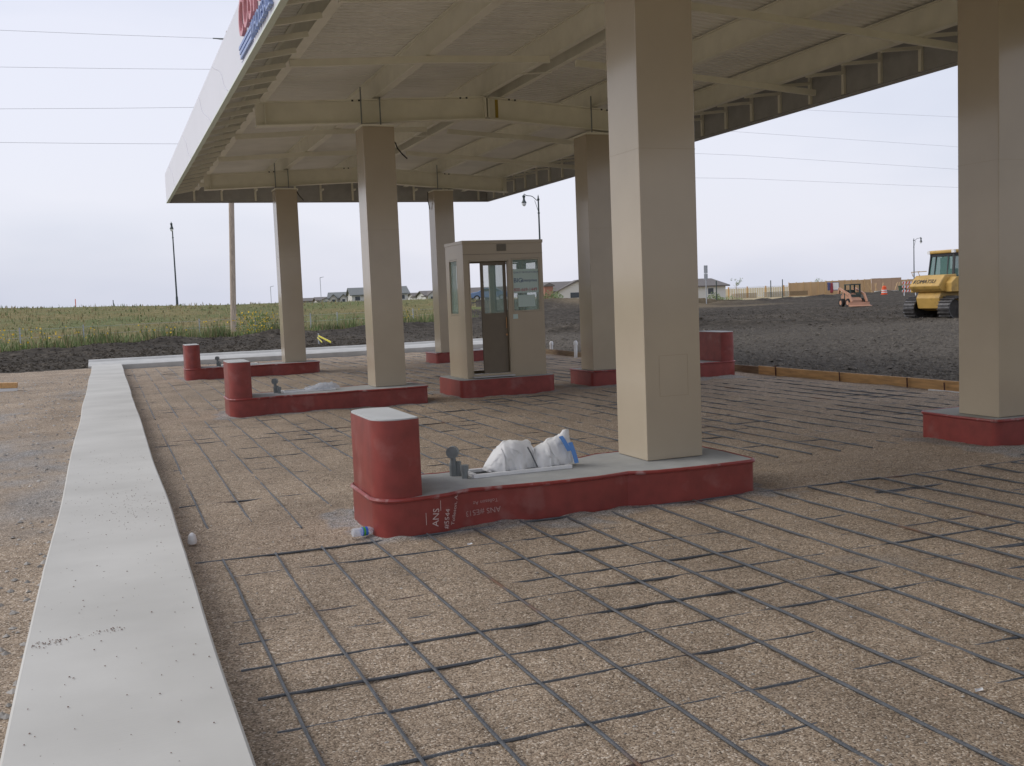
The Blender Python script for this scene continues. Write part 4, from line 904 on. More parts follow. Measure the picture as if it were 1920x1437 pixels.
# ------------------------------------------------------------------ poles, wires, lamps, posts
pb = at(438, 625, 70); pb.z = -.1
dv = Vector((-.010, 0, 0))
up = thing('utility_pole', (pb.x, pb.y, 0), 'tall grey wooden utility pole standing in the weeds, top hidden by canopy', 'utility pole')
ptop = Vector((pb.x+.85, pb.y, 20.0))
MB().tube([pb, pb.lerp(ptop, .3), pb.lerp(ptop, .65), ptop], [.20, .185, .17, .15], 14).build('shaft', M['pole'], up, smooth=True)
WIRES = [(19.5, (0, 57, 64), (1390, 201, 103), (1800, 220, 117)), (17.5, (0, 126, 64), (1390, 248, 103), (1800, 276, 117)), (15.05, (0, 204.5, 64), (1390, 291.5, 103), (1800, 318, 117)), (12.65, (0, 267.5, 64), (1390, 335, 103), (1800, 352, 117))]
names_ = ['topmost', 'second from top', 'third from top', 'lowest']
for (z, a, b, c), nm in zip(WIRES, names_):
    px_ = pb.x+.85*z/20; P0 = Vector((px_-1.0, pb.y, z)); A, B, C_ = at(*a), at(*b), at(*c)
    MB().tube([(px_-.1, pb.y, z), tuple(P0)], [.05, .035], 8).build('insulator', M['grey'], up)
    A2 = A+(A-P0)*2.2+Vector((0, 0, 2)); C2 = C_+(C_-B)*3+Vector((0, 0, 3))
    o = MB().tube([A2, A, A.lerp(P0, .5)-Vector((0, 0, .02)), P0, P0.lerp(B, .5)-Vector((0, 0, .9)), B, C_, C2], .011, 5).build('power_line', M['wire'], recalc=False)
    tag(o, '%s of the four thin power lines crossing the sky behind the canopy' % nm, 'power line', 'power lines on the utility pole')
def make_lamp():
    t = thing('street_lamp', (0, 0, 0), '', 'street lamp', 'ornamental street lamps along the road')
    H = 9.0; MB().tube([(0, 0, -.6), (0, 0, .9), (0, 0, 1), (0, 0, H)], [.15, .13, .10, .065], 10).build('post', M['lamp'], t, smooth=True, local=True)
    m = MB(); m.lathe([(.10, H-.1), (.12, H), (.05, H+.12), (.07, H+.18), (.001, H+.42)], n=10); m.lathe([(.10, H-1.25), (.11, H-1.2), (.10, H-1.15)], n=10); m.build('finial', M['lamp'], t, local=True)
    pts = [(0, 0, H-.12)]+[(.05+1.05*s, 0, H-.12+.62*s**1.0+.10*math.sin(s*5.6-.9)) for s in [i/8 for i in range(1, 9)]]; pts += [(1.24, 0, H+.52), (1.26, 0, H+.42)]
    m = MB(); m.tube(pts, .035, 6); m.tube([(0, 0, H-1.2), (.12, 0, H-.75), (.32, 0, H-.1)], .022, 6); m.build('arm', M['lamp'], t, local=True)
    l = MB().lathe([(.03, H+.42), (.13, H+.36), (.14, H+.26), (.09, H+.16), (.10, H-.02), (.20, H-.2), (.23, H-.26), (.22, H-.28)], (1.26, 0, 0), 14).build('lantern', M['lamp'], t, smooth=True, local=True)
    MB().lathe([(.19, H-.28), (.19, H-.38), (.12, H-.52), (.001, H-.57)], (1.26, 0, 0), 12).build('globe', M['globe'], l, smooth=True, local=True)
    return t
lamp = make_lamp()
q = at(333, 581, 122); q.z = 2.45; setprops(lamp, q, -YAW-math.pi/2+.25, 'dark street lamp on the grass crest at left, its lantern facing the camera')
q = at(1016, 556, 92); q.z = 1.25; setprops(copy_tree(lamp), q, math.pi-YAW, None, )['label'] = 'dark street lamp behind the booth, its arm bent to the left'
q = at(1714, 530, 183); q.z = -.1; setprops(copy_tree(lamp), q, -YAW, None)['label'] = 'dark street lamp beyond the bulldozer, its arm bent to the right'
for px, d, ztop, lb in ((600, 240, 521, 'very distant slim light pole above the grey roofs'), (507, 260, 538, 'very distant slim light pole left of the second column')):
    q = at(px, ztop, d); t = thing('light_pole', (q.x, q.y, 1), lb, 'light pole')
    MB().tube([(q.x, q.y, .5), tuple(q)], .07, 6).build('post', M['post'], t); MB().bar(tuple(q), (q.x+.8, q.y-.2, q.z+.15), .25, .10).build('lamp_head', M['post'], t)
FP = [(74, 'at the far left'), (191, 'left of the two red pods'), (411, 'just left of the utility pole'), (515, 'touching the left edge of the far column'), (617, 'between the far column and the second one'), (808, 'beside the farthest column'), (897, 'seen through the booth door'), (-60, 'outside the left edge'), (668, 'left of the second column')]
fpts = []
for px, where in FP:
    w_ = wpt(px); p = w_+wn*1.6; z = bank(p.x, p.y); fpts.append((px, p, z))
    m = MB(); m.box((p.x-.03, p.y-.03, z-.3), (p.x+.03, p.y+.03, z+1.22)); m.box((p.x-.04, p.y-.04, z+.9), (p.x+.04, p.y+.04, z+.93))
    tag(m.build('fence_post', M['post']), 'thin pale fence post in the weeds %s' % where, 'fence post', 'wire fence posts in the weeds')
fpts.sort(key=lambda t: t[0])
for h_, nm in ((1.1, 'upper'), (.7, 'lower')):
    tag(MB().tube([(p.x, p.y, z+h_) for _, p, z in fpts], .006, 4).build('fence_wire', M['post'], recalc=False), '%s thin wire strung between the pale fence posts' % nm, 'wire')
for px, top, d, mt, lb in ((141, 561, 118, M['drum'], 'thin red marker post on the grass crest at left'), (212, 563, 118, M['postg'], 'thin dark marker post on the grass crest, right of the red one')):
    q = at(px, top, d); m = MB(); m.tube([(q.x, q.y, bank(q.x, q.y)-.2), tuple(q)], .05, 6); tag(m.build('marker_post', mt), lb, 'post')
for px, top, bot, d, lb in ((1343, 527, 556, 110, 'dark thin post left of the white railing'), (1445, 526, 552, 130, 'dark thin post in front of the railing, left of its pair'), (1467, 524, 552, 130, 'dark thin post in front of the railing, right of its pair')):
    q = at(px, top, d); q2 = at(px, bot, d); m = MB(); m.tube([(q.x, q.y, q2.z-.4), tuple(q)], .055, 6); tag(m.build('steel_post', M['postg']), lb, 'post')
q = at(1323, 498, 112); z0 = -.1; t = thing('road_sign', (q.x, q.y, z0), 'grey road sign plates seen from behind on a tall thin post', 'road sign')
MB().tube([(q.x, q.y, z0-.2), tuple(q)], .05, 6).build('post', M['post'], t)
e = _r.normalized()
for za, zb in ((q.z-.85, q.z), (q.z-1.5, q.z-.9)):
    m = MB(); m.bar((q.x-e.x*.2, q.y-e.y*.2, (za+zb)/2), (q.x+e.x*.2, q.y+e.y*.2, (za+zb)/2), .03, zb-za); m.build('plate', M['post'], t)

# ------------------------------------------------------------------ houses
def house(px, d, base_z, w, dep, hw, hr, rz, label, roofm='roof', wallm='siding', gable=None, wins=3, chim=False):
    q = at(px, 560, d); t = thing('house', (q.x, q.y, base_z), label, 'house', None, rz=rz)
    W = MB(); W.box((-w/2, -dep/2, -1), (w/2, dep/2, hw)); W.extr([(-dep/2, hw), (dep/2, hw), (0, hw+hr*.93)], 'x', -w/2+.02, w/2-.02); W.build('wall', M[wallm], t, local=True)
    ov = .5; rf = MB(); s_ = hr/(dep/2)
    rf.extr([(-dep/2-ov, hw-ov*s_), (0, hw+hr), (dep/2+ov, hw-ov*s_), (dep/2+ov, hw-ov*s_+.2), (0, hw+hr+.22), (-dep/2-ov, hw-ov*s_+.2)], 'x', -w/2-ov, w/2+ov); r_o = rf.build('roof', M[roofm], t, local=True)
    if gable:
        for gx, gw, gh_, gd in gable:
            g = MB(); g.extr([(gx-gw/2, -.5), (gx+gw/2, -.5), (gx+gw/2, hw), (gx, hw+gh_*.95), (gx-gw/2, hw)], 'y', -dep/2-gd, 0); go = g.build('gable', M[wallm], t, local=True)
            s2 = gh_/(gw/2); g = MB(); g.extr([(gx-gw/2-.4, hw-.4*s2), (gx, hw+gh_), (gx+gw/2+.4, hw-.4*s2), (gx+gw/2+.4, hw-.4*s2+.18), (gx, hw+gh_+.2), (gx-gw/2-.4, hw-.4*s2+.18)], 'y', -dep/2-gd-.4, 0); g.build('gable_roof', M[roofm], go, local=True)
            MB().box((gx-gw*.2, -dep/2-gd-.04, hw-1.1), (gx+gw*.2, -dep/2-gd-.003, hw-.3)).build('window', M['win'], go, local=True)
    for i in range(wins):
        x = -w/2+w*(i+.5)/wins
        f = MB().box((x-.65, -dep/2-.05, hw-1.35), (x+.65, -dep/2-.004, hw-.25)).build('window', M['trim'], t, local=True)
        MB().box((x-.55, -dep/2-.07, hw-1.25), (x+.55, -dep/2-.052, hw-.35)).build('pane', M['win'], f, local=True)
    if chim: MB().box((w*.1, .3, hw+hr*.5), (w*.1+.5, .8, hw+hr+.9)).build('chimney', M['trim'], r_o, local=True)
    return t
fz = -YAW
house(584, 300, .3, 11, 8, 2.6, .75, fz+.1, 'distant low house with dark roof at the left end of the row', 'roof2', wins=2)
house(609, 290, .0, 5, 7, 2.9, .8, fz+.3, 'distant small house with white gable, second in the row from left', 'roof2', gable=[(0, 3.4, .7, 1)], wins=0)
house(637, 255, -.6, 4.6, 8, 3.8, 1.25, fz+.1, 'distant grey-roofed house left of the second column, with two small gables', 'roof', gable=[(-1.2, 1.7, .8, .6), (1.2, 1.7, .8, .6)], wins=0)
house(708, 235, -.7, 12.4, 9, 4.3, 1.45, fz+.25, 'large distant grey-roofed white house partly behind the second column', 'roof', wins=5, chim=True)
house(785, 270, -.2, 4, 7, 3.1, .8, fz+.4, 'distant white house with grey gable roof right of the second column', 'roof2', gable=[(-.8, 2.2, .75, .8)], wins=0)
house(808, 262, -.5, 5, 7, 3.5, 1.0, fz+.4, 'distant white house half hidden behind the farthest column', 'roof2', gable=[(-1.0, 2.4, .9, .8)], wins=0)
house(1058, 165, -.6, 6.6, 9, 3.0, 1.3, fz+.05, 'long low white house with brown roof and broad gable right of the booth', 'roof2', gable=[(1.6, 6.0, 1.45, 1.0)], wins=4)
house(900, 230, -.4, 14, 9, 2.9, 1.5, fz, 'distant brown-roofed house seen through the booth doorway', 'roof2', wins=4)
house(1302, 165, -.7, 6.0, 8, 3.0, 1.0, fz+.5, 'pale house with dark eaves at the right edge of the near column', 'roof2', wins=1)
q = at(1024, 552, 140); m = MB(); e = _r
t = thing('shed', (q.x, q.y, .4), 'small reddish shed beside the white house, at the booth corner', 'shed'); 
MB().box((-.6, -1, -.5), (.6, 1, 2.6)).build('wall', M['brick'], t, local=True); MB().extr([(-.8, 2.6), (.8, 2.6), (.8, 2.75), (0, 3.1), (-.8, 2.75)], 'y', -1.2, 1.2).build('roof', M['roof2'], t, local=True)

# ------------------------------------------------------------------ car on the road
def make_car(loc, rz):
    t = thing('car', loc, 'blue car on the road, seen through the open door of the booth', 'car', rz=rz)
    pr = [(-2.2, .35), (-2.25, .75), (-2.1, .95), (-1.4, 1.02), (-.75, 1.40), (.55, 1.42), (1.25, 1.02), (2.05, .90), (2.25, .65), (2.2, .35)]
    MB().extr(pr, 'y', -.85, .85).build('body', M['carblue'], t, local=True, bevel=.06)
    for y in (-.862, .852):
        for w_ in ([(-1.25, 1.03), (-.68, 1.34), (-.12, 1.36), (-.12, 1.03)], [(-.02, 1.03), (-.02, 1.36), (.5, 1.35), (1.0, 1.03)]): MB().extr(w_, 'y', y, y+.01).build('window', M['darkglass'], t, local=True)
    for x in (-1.35, 1.38):
        for y in (-.88, .68):
            w_ = MB().tube([(x, y, .32), (x, y+.2, .32)], .32, 18).build('wheel', M['tyre'], t, local=True); MB().tube([(x, y-.01, .32), (x, y+.21, .32)], .19, 14).build('rim', M['alu'], w_, local=True)
    for y in (-.6, .6): MB().box((2.17, y-.18, .66), (2.27, y+.18, .8)).build('headlight', M['reflect'], t, local=True)
    return t
q = at(918, 560, 116); q.z = 1.50; make_car(q, -YAW+math.pi)
a, b = at(760, 562, 150), at(1300, 545, 118)
# ------------------------------------------------------------------ bulldozer
dc = at(1800, 560, 50); view_az = math.atan2(dc.x-CX, dc.y-CY)
head = math.pi/2-view_az-R(47)          # forward axis: away from camera and to its right
dz = thing('bulldozer', (dc.x, dc.y, -.09), 'yellow bulldozer seen from behind on the dirt, partly hidden by the right column', 'bulldozer', rz=head)
def dbox(a, b, name, mt, parent=dz, bev=.02): return MB().box(a, b).build(name, M[mt], parent, local=True, bevel=bev)
def track_mesh(y0, y1):
    path = []; r1, r2 = .52, .46; xa, xb = -1.55, 1.55
    for i in range(11): a = R(90+180*i/10); path.append((xa+r1*math.cos(a), .55+r1*math.sin(a)))
    for i in range(1, 9): path.append((xa+(xb-xa)*i/9, .03))
    for i in range(11): a = R(-90+180*i/10); path.append((xb+r2*math.cos(a), .50+r2*math.sin(a)))
    for i in range(1, 9): path.append((xb+(xa-xb)*i/9, .96+.11*i/9-.05*math.sin(math.pi*i/9)))
    n = len(path); band = MB(); shoes = MB()
    for i in range(n):
        a, b = Vector(path[i]), Vector(path[(i+1) % n]); d = b-a
        nrm = Vector((d.y, -d.x)).normalized()
        c0, c1 = a+d*.05, a+d*.93; i0, i1 = c0-nrm*.05, c1-nrm*.05
        shoes.add([(c0.x, y0, c0.y), (c1.x, y0, c1.y), (c1.x, y1, c1.y), (c0.x, y1, c0.y), (i0.x, y0, i0.y), (i1.x, y0, i1.y), (i1.x, y1, i1.y), (i0.x, y1, i0.y)], [(0, 1, 2, 3), (7, 6, 5, 4), (0, 4, 5, 1), (1, 5, 6, 2), (2, 6, 7, 3), (3, 7, 4, 0)])
        g0, g1 = c0+nrm*.075, c0+d*.14; g2 = g1+nrm*.075
        shoes.add([(c0.x, y0, c0.y), (g1.x, y0, g1.y), (g2.x, y0, g2.y), (g0.x, y0, g0.y), (c0.x, y1, c0.y), (g1.x, y1, g1.y), (g2.x, y1, g2.y), (g0.x, y1, g0.y)], [(3, 2, 1, 0), (4, 5, 6, 7), (0, 1, 5, 4), (1, 2, 6, 5), (2, 3, 7, 6), (3, 0, 4, 7)])
    return shoes
for y0, y1 in ((-1.52, -.80), (.80, 1.52)):
    ym = (y0+y1)/2
    tr = track_mesh(y0, y1).build('track', M['track'], dz, local=True)
    MB().box((-1.4, ym-.16, .25), (1.4, ym+.16, .62)).build('track_frame', M['muddy'], tr, local=True)
    for x, r_ in ((-1.55, .44), (1.55, .38)): MB().tube([(x, ym-.14, .52), (x, ym+.14, .52)], r_, 20).build('sprocket', M['muddy'], tr, local=True)
    for i in range(6): MB().tube([(-1.0+.42*i, ym-.17, .19), (-1.0+.42*i, ym+.17, .19)], .12, 12).build('roller', M['muddy'], tr, local=True)
m = MB(); m.extr([(-1.85, .55), (-1.95, 1.05), (-1.75, 1.40), (1.6, 1.40), (1.6, .5), (-1.3, .42)], 'y', -.76, .76); m.build('chassis', M['dozer'], dz, local=True, bevel=.03)
# rear fuel tank, sloped
tank = MB().extr([(-2.10, 1.48), (-2.18, 1.62), (-1.78, 2.12), (-1.10, 2.14), (-1.10, 1.40), (-1.95, 1.34)], 'y', -.98, .98).build('fuel_tank', M['dozer'], dz, local=True, bevel=.04)
sl_ = Vector((-1.78+2.18, 0, 2.12-1.62)).normalized(); nrm = Vector((-sl_.z, 0, sl_.x))
text_obj('lettering', 'KOMATSU', .31, M['black'], tank, Vector((-2.09, .82, 1.745))+nrm*.012, (0, -1, 0), tuple(sl_), extrude=.004, local=True)
for y in (-1.0, -.55):
    MB().tube([(-1.9, y+1.55, 2.1), (-2.0, y+1.55, 2.3), (-1.5, y+1.55, 2.32)], .02, 6).build('handrail', M['dozer'], dz, local=True)
for y0, y1 in ((-1.36, -.80), (.80, 1.36)):
    p_ = MB().extr([(-1.75, 1.32), (-1.75, 1.75), (-1.45, 2.02), (.45, 1.92), (.45, 1.28)], 'y', y0, y1).build('fender', M['dozer'], dz, local=True, bevel=.03)
    ys_ = y0-.006 if y0 < 0 else y1+.006
    d_ = MB().box((-1.35, min(ys_, ys_+.004), 1.40), (-.88, max(ys_, ys_+.004), 1.90)).build('decal', M['black'], p_, local=True)
    if y0 < 0:
        text_obj('lettering', '61', .30, M['reflect'], d_, (-1.30, ys_-.004, 1.60), (1, 0, 0), (0, 0, 1), extrude=.001, local=True)
        text_obj('lettering', 'PX', .16, M['reflect'], d_, (-1.25, ys_-.004, 1.44), (1, 0, 0), (0, 0, 1), extrude=.001, local=True)
hood = MB().extr([(.30, 1.40), (.30, 2.08), (2.0, 1.95), (2.1, 1.15), (1.6, 1.0)], 'y', -.52, .52).build('hood', M['dozer'], dz, local=True, bevel=.04)
MB().tube([(1.0, .25, 2.0), (1.0, .25, 2.75), (.92, .25, 2.85)], .06, 10).build('exhaust', M['black'], hood, local=True)
MB().box((2.06, -.45, 1.2), (2.11, .45, 1.85)).build('grille', M['black'], hood, local=True)
# cab
cab = thing('cab_part', (0, 0, 0), None, None); cab.name = 'cab'; cab.parent = dz
CXA, CXB, CYW, CZ0, CZ1 = -1.15, .35, .80, 1.95, 3.12
m = MB()
for x, y in ((CXA, -CYW), (CXA, CYW), (CXB, -CYW), (CXB, CYW)):
    m.bar((x, y, CZ0), (x*.88, y*.93, CZ1), .09, .09)
for y in (-CYW, CYW): m.bar((-.35, y, CZ0), (-.33, y*.93, CZ1), .07, .07)
m.box((CXA-.02, -CYW-.02, CZ0-.35), (CXB+.02, CYW+.02, CZ0+.10)); m.box((CXA*.88-.05, -CYW*.93-.05, CZ1-.12), (CXB*.88+.05, CYW*.93+.05, CZ1+.01))
m.bar((CXA, -.42, CZ0), (CXA*.88, -.40, CZ1), .06, .06); m.bar((CXA, .42, CZ0), (CXA*.88, .40, CZ1), .06, .06)
m.box((-.95, -.26, CZ0), (-.35, .26, CZ0+.45)); m.box((-.95, -.24, CZ0+.4), (-.80, .24, CZ0+.98))
m.build('frame', M['black'], cab, local=True)
def cpane(a, b, c, d): MB().add([a, b, c, d], [(0, 1, 2, 3)]).build('pane', M['skyglass'], cab, local=True, recalc=False)
cpane((CXA-.01, -CYW, CZ0+.1), (CXA-.01, CYW, CZ0+.1), (CXA*.88-.01, CYW*.93, CZ1-.1), (CXA*.88-.01, -CYW*.93, CZ1-.1))
cpane((CXB+.01, -CYW, CZ0+.1), (CXB+.01, CYW, CZ0+.1), (CXB*.88+.01, CYW*.93, CZ1-.1), (CXB*.88+.01, -CYW*.93, CZ1-.1))
for y in (-1, 1): cpane((CXA, y*(CYW+.01), CZ0+.1), (CXB, y*(CYW+.01), CZ0+.1), (CXB*.88, y*(CYW*.93+.01), CZ1-.1), (CXA*.88, y*(CYW*.93+.01), CZ1-.1))
MB().box((-1.15, -.88, CZ1+.012), (.42, .88, CZ1+.17)).build('roof', M['dozer'], cab, local=True, bevel=.05)
for y in (-.80, .80):
    MB().box((-1.16, y-.09, CZ1+.02), (-1.06, y+.09, CZ1+.16)).build('work_light', M['reflect'], cab, local=True)
for y in (-.96, .96):
    m = MB(); m.bar((.12, y, 1.9), (.02, y*.97, CZ1+.06), .20, .17); m.bar((-.10, y*.97, CZ1+.02), (.25, y*.97, CZ1+.02), .2, .2); m.build('rollover_post', M['dozer'], dz, local=True)
MB().bar((.02, -.93, CZ1+.1), (.02, .93, CZ1+.1), .2, .16).build('rollover_bar', M['dozer'], dz, local=True)
bl = MB(); n = 9; vs = []
for i in range(n+1):
    t_ = i/n; x = 2.95-.28*math.sin(math.pi*t_); vs += [(x, -1.95, .05+1.1*t_), (x, 1.95, .05+1.1*t_), (x-.06, -1.95, .05+1.1*t_), (x-.06, 1.95, .05+1.1*t_)]
for i in range(n): b0 = i*4; bl.add(vs[b0:b0+8], [(0, 1, 5, 4), (2, 6, 7, 3), (0, 4, 6, 2), (1, 3, 7, 5)])
bl.build('blade', M['dozer'], dz, local=True)
for y in (-.66, .66): MB().bar((1.4, y, .6), (2.75, y, .45), .14, .22).build('push_arm', M['dozer'], dz, local=True)
# ------------------------------------------------------------------ skid steer
sc = at(1600, 575, 80); az = math.atan2(sc.x-CX, sc.y-CY)
sk = thing('skid_steer', (sc.x, sc.y, .0), 'small faded orange skid steer loader parked on the dirt before the plywood fence', 'skid steer', rz=math.pi/2-az+math.pi+.5)
MB().extr([(-1.1, .30), (-1.15, .85), (-.75, 1.15), (.1, .85), (.6, .55), (.6, .28)], 'y', -.42, .42).build('body', M['orange'], sk, local=True, bevel=.03)
m = MB()
for x, y in ((-.55, -.40), (-.55, .40), (.30, -.40), (.30, .40)): m.bar((x, y, .5), (x*.92, y*.98, 1.68), .10, .10)
m.box((-.6, -.44, 1.66), (.36, .44, 1.75)); m.box((-.60, -.40, .55), (-.55, .40, 1.30)); m.box((-.35, -.25, .55), (.05, .25, .9)); m.box((-.5, -.40, .5), (.3, -.36, 1.1)); m.box((-.5, .36, .5), (.3, .40, 1.1)); m.box((.22, -.36, .45), (.28, .36, .95)); m.build('cab', M['postg'], sk, local=True)
for y in (-.62, .62):
    m = MB(); m.bar((-1.1, y, 1.05), (-.95, y, 1.45), .12, .18); m.bar((-.98, y, 1.44), (.55, y, .95), .12, .16); m.bar((.52, y, 1.0), (.92, y, .38), .12, .16); m.build('lift_arm', M['orange'], sk, local=True)
    for x in (-.62, .45):
        w_ = MB().tube([(x, y-.11, .33), (x, y+.11, .33)], .33, 16).build('wheel', M['tyre'], sk, local=True); MB().tube([(x, y-.12, .33), (x, y+.12, .33)], .17, 12).build('rim', M['orange'], w_, local=True)
MB().extr([(.85, .06), (1.30, .04), (1.30, .08), (.93, .14), (.90, .36), (.85, .36)], 'y', -.85, .85).build('bucket', M['orange'], sk, local=True)
MB().box((-1.18, -.35, 1.16), (-.72, .35, 1.22)).build('engine_cover', M['trim'], sk, local=True)

# ------------------------------------------------------------------ plywood fence, railing, site clutter at the back
def ground_pt(px, d): q = at(px, 545, d); return Vector((q.x, q.y, 0))
def strip_wall(pxa, da, pxb, db, h, mt, name, label, cat, th=.12, n=1, z0=-.2, seam='stud'):
    a, b = ground_pt(pxa, da), ground_pt(pxb, db); t = thing(name, (a.x, a.y, 0), label, cat)
    for i in range(n):
        p, q = a.lerp(b, (i+.006)/n), a.lerp(b, (i+.994)/n); dz_ = .07*N((i*1.7, pxa*.1, 0)) if n > 1 else 0
        MB().bar((p.x, p.y, (h+z0)/2+dz_/2), (q.x, q.y, (h+z0)/2+dz_/2), th, h-z0+dz_).build('panel', mt, t)
    for i in range(n+1):
        p = a.lerp(b, i/n); d_ = (b-a).normalized(); off = Vector((d_.y, -d_.x, 0))*.12
        if seam: MB().box((p.x+off.x-.06, p.y+off.y-.06, z0), (p.x+off.x+.06, p.y+off.y+.06, h+.10)).build('post', M[seam], t)
    return t
strip_wall(1479, 196, 1548, 196, 2.35, M['ply'], 'plywood_fence', 'run of pale plywood sheets on the left of the long site fence', 'plywood fence', n=5)
strip_wall(1548, 198, 1632, 200, 2.45, M['ply'], 'plywood_fence', 'middle run of plywood fence behind the orange skid steer', 'plywood fence', n=7)
strip_wall(1634, 202, 1690, 202, 2.60, M['plypink'], 'plywood_fence', 'brownish smooth plywood run behind the orange drum', 'plywood fence', n=3, seam=None)
strip_wall(1688, 204, 1800, 204, 2.15, M['ply'], 'plywood_fence', 'right-hand plywood run behind the bulldozer', 'plywood fence', n=8)
a, b = ground_pt(1479, 193), ground_pt(1513, 193); t = thing('timber_stack', (a.x, a.y, 0), 'low dull green-brown stack of sheets at the foot of the plywood fence', 'stack')
for i in range(4): MB().bar((a.x, a.y, .12+.2*i), (b.x, b.y, .12+.2*i), 1.2, .19).build('sheet', M['wood'], t)
a, b = ground_pt(1366, 185), ground_pt(1478, 190); t = thing('railing_fence', (a.x, a.y, 0), 'white site railing of thin upright bars, left of the plywood fence', 'railing')
n = 26
for i in range(n+1):
    p = a.lerp(b, i/n); big = i % 8 == 0; w_ = .09 if big else .035
    MB().box((p.x-w_, p.y-w_, .0), (p.x+w_, p.y+w_, 2.0 if big else 1.85)).build('post' if big else 'bar', M['orangewood' if big else 'trim'], t)
for z in (.35, 1.85): MB().bar((a.x, a.y, z), (b.x, b.y, z), .05, .07).build('rail', M['trim'], t)
for px, d, h, mt, lb in ((1395, 180, .9, 'wood', 'low stack of brown pallets in front of the railing, at its left'), (1455, 182, .95, 'vent', 'low dark heap of sheets in front of the railing, at its right')):
    p = ground_pt(px, d); t = thing('pallet_stack', (p.x, p.y, 0), lb, 'pallets')
    for i in range(5): MB().box((p.x-2.2, p.y-.6, h*i/5), (p.x+2.2, p.y+.6, h*i/5+h*.11)).build('pallet', M[mt], t)
# leaning studs
for k, (px, lean, d) in enumerate(((1641, .5, 190), (1646, -.6, 190), (1652, .8, 190), (1677, 1.0, 190), (1684, .6, 190), (1636, -.9, 190))):
    p = ground_pt(px, d); o = MB().bar((p.x, p.y, -.05), (p.x+lean, p.y+.3, 1.7), .10, .12).build('lumber_stud', M['stud'])
    tag(o, 'pine stud leaning in the clutter around the orange drum before the brownish plywood', 'lumber', 'leaning studs by the fence')
p = ground_pt(1556, 192); t = thing('draped_cloth', (p.x, p.y, 0), 'red and blue cloth hanging on the plywood fence beside a white poster', 'cloth')
for nm, mt, x0, x1, z0, z1 in (('cloth', 'tarpblue', -.55, .05, .7, 2.15), ('cloth', 'tarpred', -.1, .42, .25, 2.0)):
    m = MB(); vs = []
    for i in range(9):
        for j in range(9):
            x = x0+(x1-x0)*i/8+.10*N((j*.6, 2, x0)); z = z0+(z1-z0)*j/8+.08*N((i*.7, 4, 1)); vs.append((p.x+x*_r0.x+.1*math.sin(i*1.6)*.6, p.y+x*_r0.y-.15-.10*math.sin(i*1.6+j*.4)-(.06 if mt == 'tarpred' else 0), z))
    m.add(vs, [(i*9+j, (i+1)*9+j, (i+1)*9+j+1, i*9+j+1) for i in range(8) for j in range(8)]); o = m.build(nm, M[mt], t, smooth=True); s_ = o.modifiers.new('th', 'SOLIDIFY'); s_.thickness = .03
p = ground_pt(1567, 192); t = thing('poster_board', (p.x, p.y, 1.4), 'white poster with blue border fixed to the plywood fence', 'poster')
MB().bar((p.x-.65*_r0.x, p.y-.65*_r0.y, 1.40), (p.x+.65*_r0.x, p.y+.65*_r0.y, 1.40), .05, 1.5).build('border', M['tarpblue'], t)
MB().bar((p.x-.52*_r0.x+.0, p.y-.52*_r0.y-.035, 1.42), (p.x+.52*_r0.x, p.y+.52*_r0.y-.035, 1.42), .03, 1.28).build('sheet', M['reflect'], t)
p = ground_pt(1658, 150); t = thing('traffic_drum', (p.x, p.y, 0), 'orange and white striped traffic drum before the brownish plywood', 'traffic drum')
MB().lathe([(.48, 0), (.48, .08), (.40, .09), (.40, .38), (.36, .39), (.36, .78), (.32, .80), (.30, 1.15), (.16, 1.22), (.14, 1.30), (.001, 1.30)], (p.x, p.y, 0), 18).build('body', M['drum'], t)
for z, r_ in ((.28, .405), (.55, .366)): MB().lathe([(r_, z), (r_, z+.15)], (p.x, p.y, 0), 18).build('band', M['reflect'], t)
p = ground_pt(1706, 128); t = thing('barricade', (p.x, p.y, 0), 'orange and white striped road barricade half hidden by the bulldozer', 'barricade')
for z in (.62, 1.12, 1.62):
    A, B = p-_r0*.95+Vector((0, 0, z)), p+_r0*.95+Vector((0, 0, z)); pl = MB().bar(tuple(A), tuple(B), .05, .30).build('board', M['reflect'], t)
    for i in range(5):
        c = A.lerp(B, (i+.4)/5.2); f_ = Vector((0, 0, .149)); s_ = _r0*.15; nn = Vector((_r0.y, -_r0.x, 0))*.029
        MB().add([c-f_-s_+nn, c-f_+_r0*.02+nn, c+f_+s_+nn, c+f_-_r0*.02+nn], [(0, 1, 2, 3)]).build('stripe', M['drum'], pl)
for s_ in (-.7, .7): MB().bar(tuple(p+_r0*s_-Vector((0, 0, .1))), tuple(p+_r0*s_+Vector((0, 0, 1.85))), .08, .06).build('leg', M['reflect'], t)
p = ground_pt(1692, 185); t = thing('rubbish_bin', (p.x, p.y, 0), 'dark green bin between the orange drum and the barricade', 'bin')
MB().lathe([(.62, 0), (.72, .9), (.75, 1.0)], (p.x, p.y, 0), 14).build('body', M['darkgreen'], t); MB().lathe([(.76, 1.0), (.76, 1.06), (.001, 1.12)], (p.x, p.y, 0), 14).build('lid', M['darkgreen'], t)
a, b = ground_pt(1613, 165), ground_pt(1640, 170); MBo = MB().bar((a.x, a.y, .15), (b.x, b.y, .12), .5, .14).build('concrete_plank', M['podtop']); tag(MBo, 'pale concrete plank lying on the dirt right of the skid steer', 'plank')
a, b = ground_pt(1640, 186), ground_pt(1705, 186); o = MB().bar((a.x, a.y, .14), (b.x, b.y, .14), .4, .30).build('low_sill', M['podtop']); tag(o, 'long pale concrete sill along the base of the brownish plywood', 'sill')
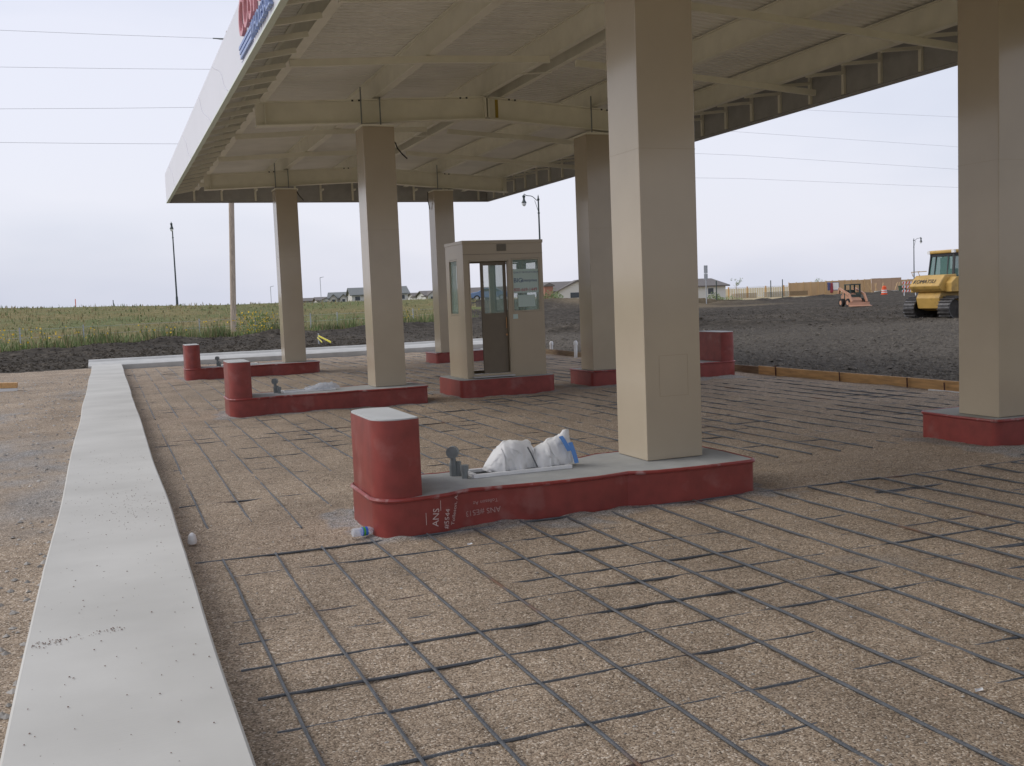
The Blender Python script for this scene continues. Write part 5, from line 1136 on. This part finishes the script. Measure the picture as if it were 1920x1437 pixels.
# ------------------------------------------------------------------ trees and bushes
def tree(px, top, d, w, h, label, name='tree', nl=260, mt='leaf', z0=-.2, cat='tree', trunk_r=.12):
    g = ground_pt(px, d); tp = at(px, top, d); H = tp.z-z0; t = thing(name, (g.x, g.y, z0), label, cat)
    m = MB(); m.tube([(g.x, g.y, z0), (g.x+.1, g.y, z0+H*.4), (g.x-.05, g.y, z0+H*.75)], [trunk_r, trunk_r*.7, trunk_r*.35], 7)
    for k in range(5): a = k*1.3; m.tube([(g.x+.05, g.y, z0+H*(.35+.07*k)), (g.x+math.cos(a)*w*.3, g.y+math.sin(a)*w*.3, z0+H*(.55+.07*k))], [trunk_r*.4, trunk_r*.15], 5)
    m.build('trunk', M['pole'], t)
    m = MB(); rnd = random.Random(px)
    cl = [(rnd.uniform(-.32, .32)*w, rnd.uniform(-.32, .32)*w, H-h*rnd.uniform(.12, .85), rnd.uniform(.12, .26)*w) for _ in range(9)]
    for _ in range(nl):
        cx, cy, cz_, cr = rnd.choice(cl); v = Vector((rnd.gauss(0, 1), rnd.gauss(0, 1), rnd.gauss(0, 1))).normalized()*cr*rnd.uniform(.4, 1.1); s = rnd.uniform(.05, .12)*max(1, w/3)
        c = Vector((g.x+cx, g.y+cy, z0+cz_))+v; u = Vector((rnd.uniform(-1, 1), rnd.uniform(-1, 1), rnd.uniform(-1, 1))).normalized(); u2 = u.orthogonal().normalized()
        m.add([c-u*s, c+u2*s*.6, c+u*s, c-u2*s*.6], [(0, 1, 2, 3)])
    m.build('crown', M[mt], t, recalc=False); return t
tree(1535, 521, 230, 2.8, 2.4, 'small leafy tree poking above the plywood fence left of the cloth', nl=420)
tree(1601, 526, 235, 1.6, 1.4, 'tiny tree top above the plywood fence over the skid steer', nl=200)
tree(1381, 521, 190, 2.0, 1.6, 'thin young tree with a small tuft crown beyond the railing', nl=220, trunk_r=.08)
for px, d, w, h, lb in ((1366, 150, 4.5, 1.3, 'green bush on the rough ground before the railing'), (1340, 130, 2.2, 1.4, 'dark green shrub at the foot of the dark post'), (1035, 118, 2.6, 1.5, 'green bush at the top of the dirt slope right of the booth')):
    g = ground_pt(px, d); z0 = max(dirt_h(g.x, g.y), bank(g.x, g.y)) if weed_a(g.x, g.y) < 3 else bank(g.x, g.y); m = MB(); rnd = random.Random(px); t = thing('bush', (g.x, g.y, z0), lb, 'bush')
    for _ in range(420):
        a = rnd.uniform(0, 6.3); r_ = w/2*math.sqrt(rnd.random()); zz = z0+h*rnd.random()*(1-(2*r_/w)**2*.75)*(.8+.3*N((g.x+r_*math.cos(a), a, 1))); c = Vector((g.x+r_*math.cos(a), g.y+r_*math.sin(a), zz)); s = rnd.uniform(.06, .14)
        u = Vector((rnd.uniform(-1, 1), rnd.uniform(-1, 1), rnd.uniform(-1, 1))).normalized(); u2 = u.orthogonal().normalized(); m.add([c-u*s, c+u2*s*.6, c+u*s, c-u2*s*.6], [(0, 1, 2, 3)])
    m.build('foliage', M['leaf'], t, recalc=False); m = MB()
    for k in range(5): a = k*1.26; m.tube([(g.x, g.y, z0-.1), (g.x+math.cos(a)*w*.25, g.y+math.sin(a)*w*.25, z0+h*.6)], [.03, .012], 5)
    m.build('stem', M['pole'], t)
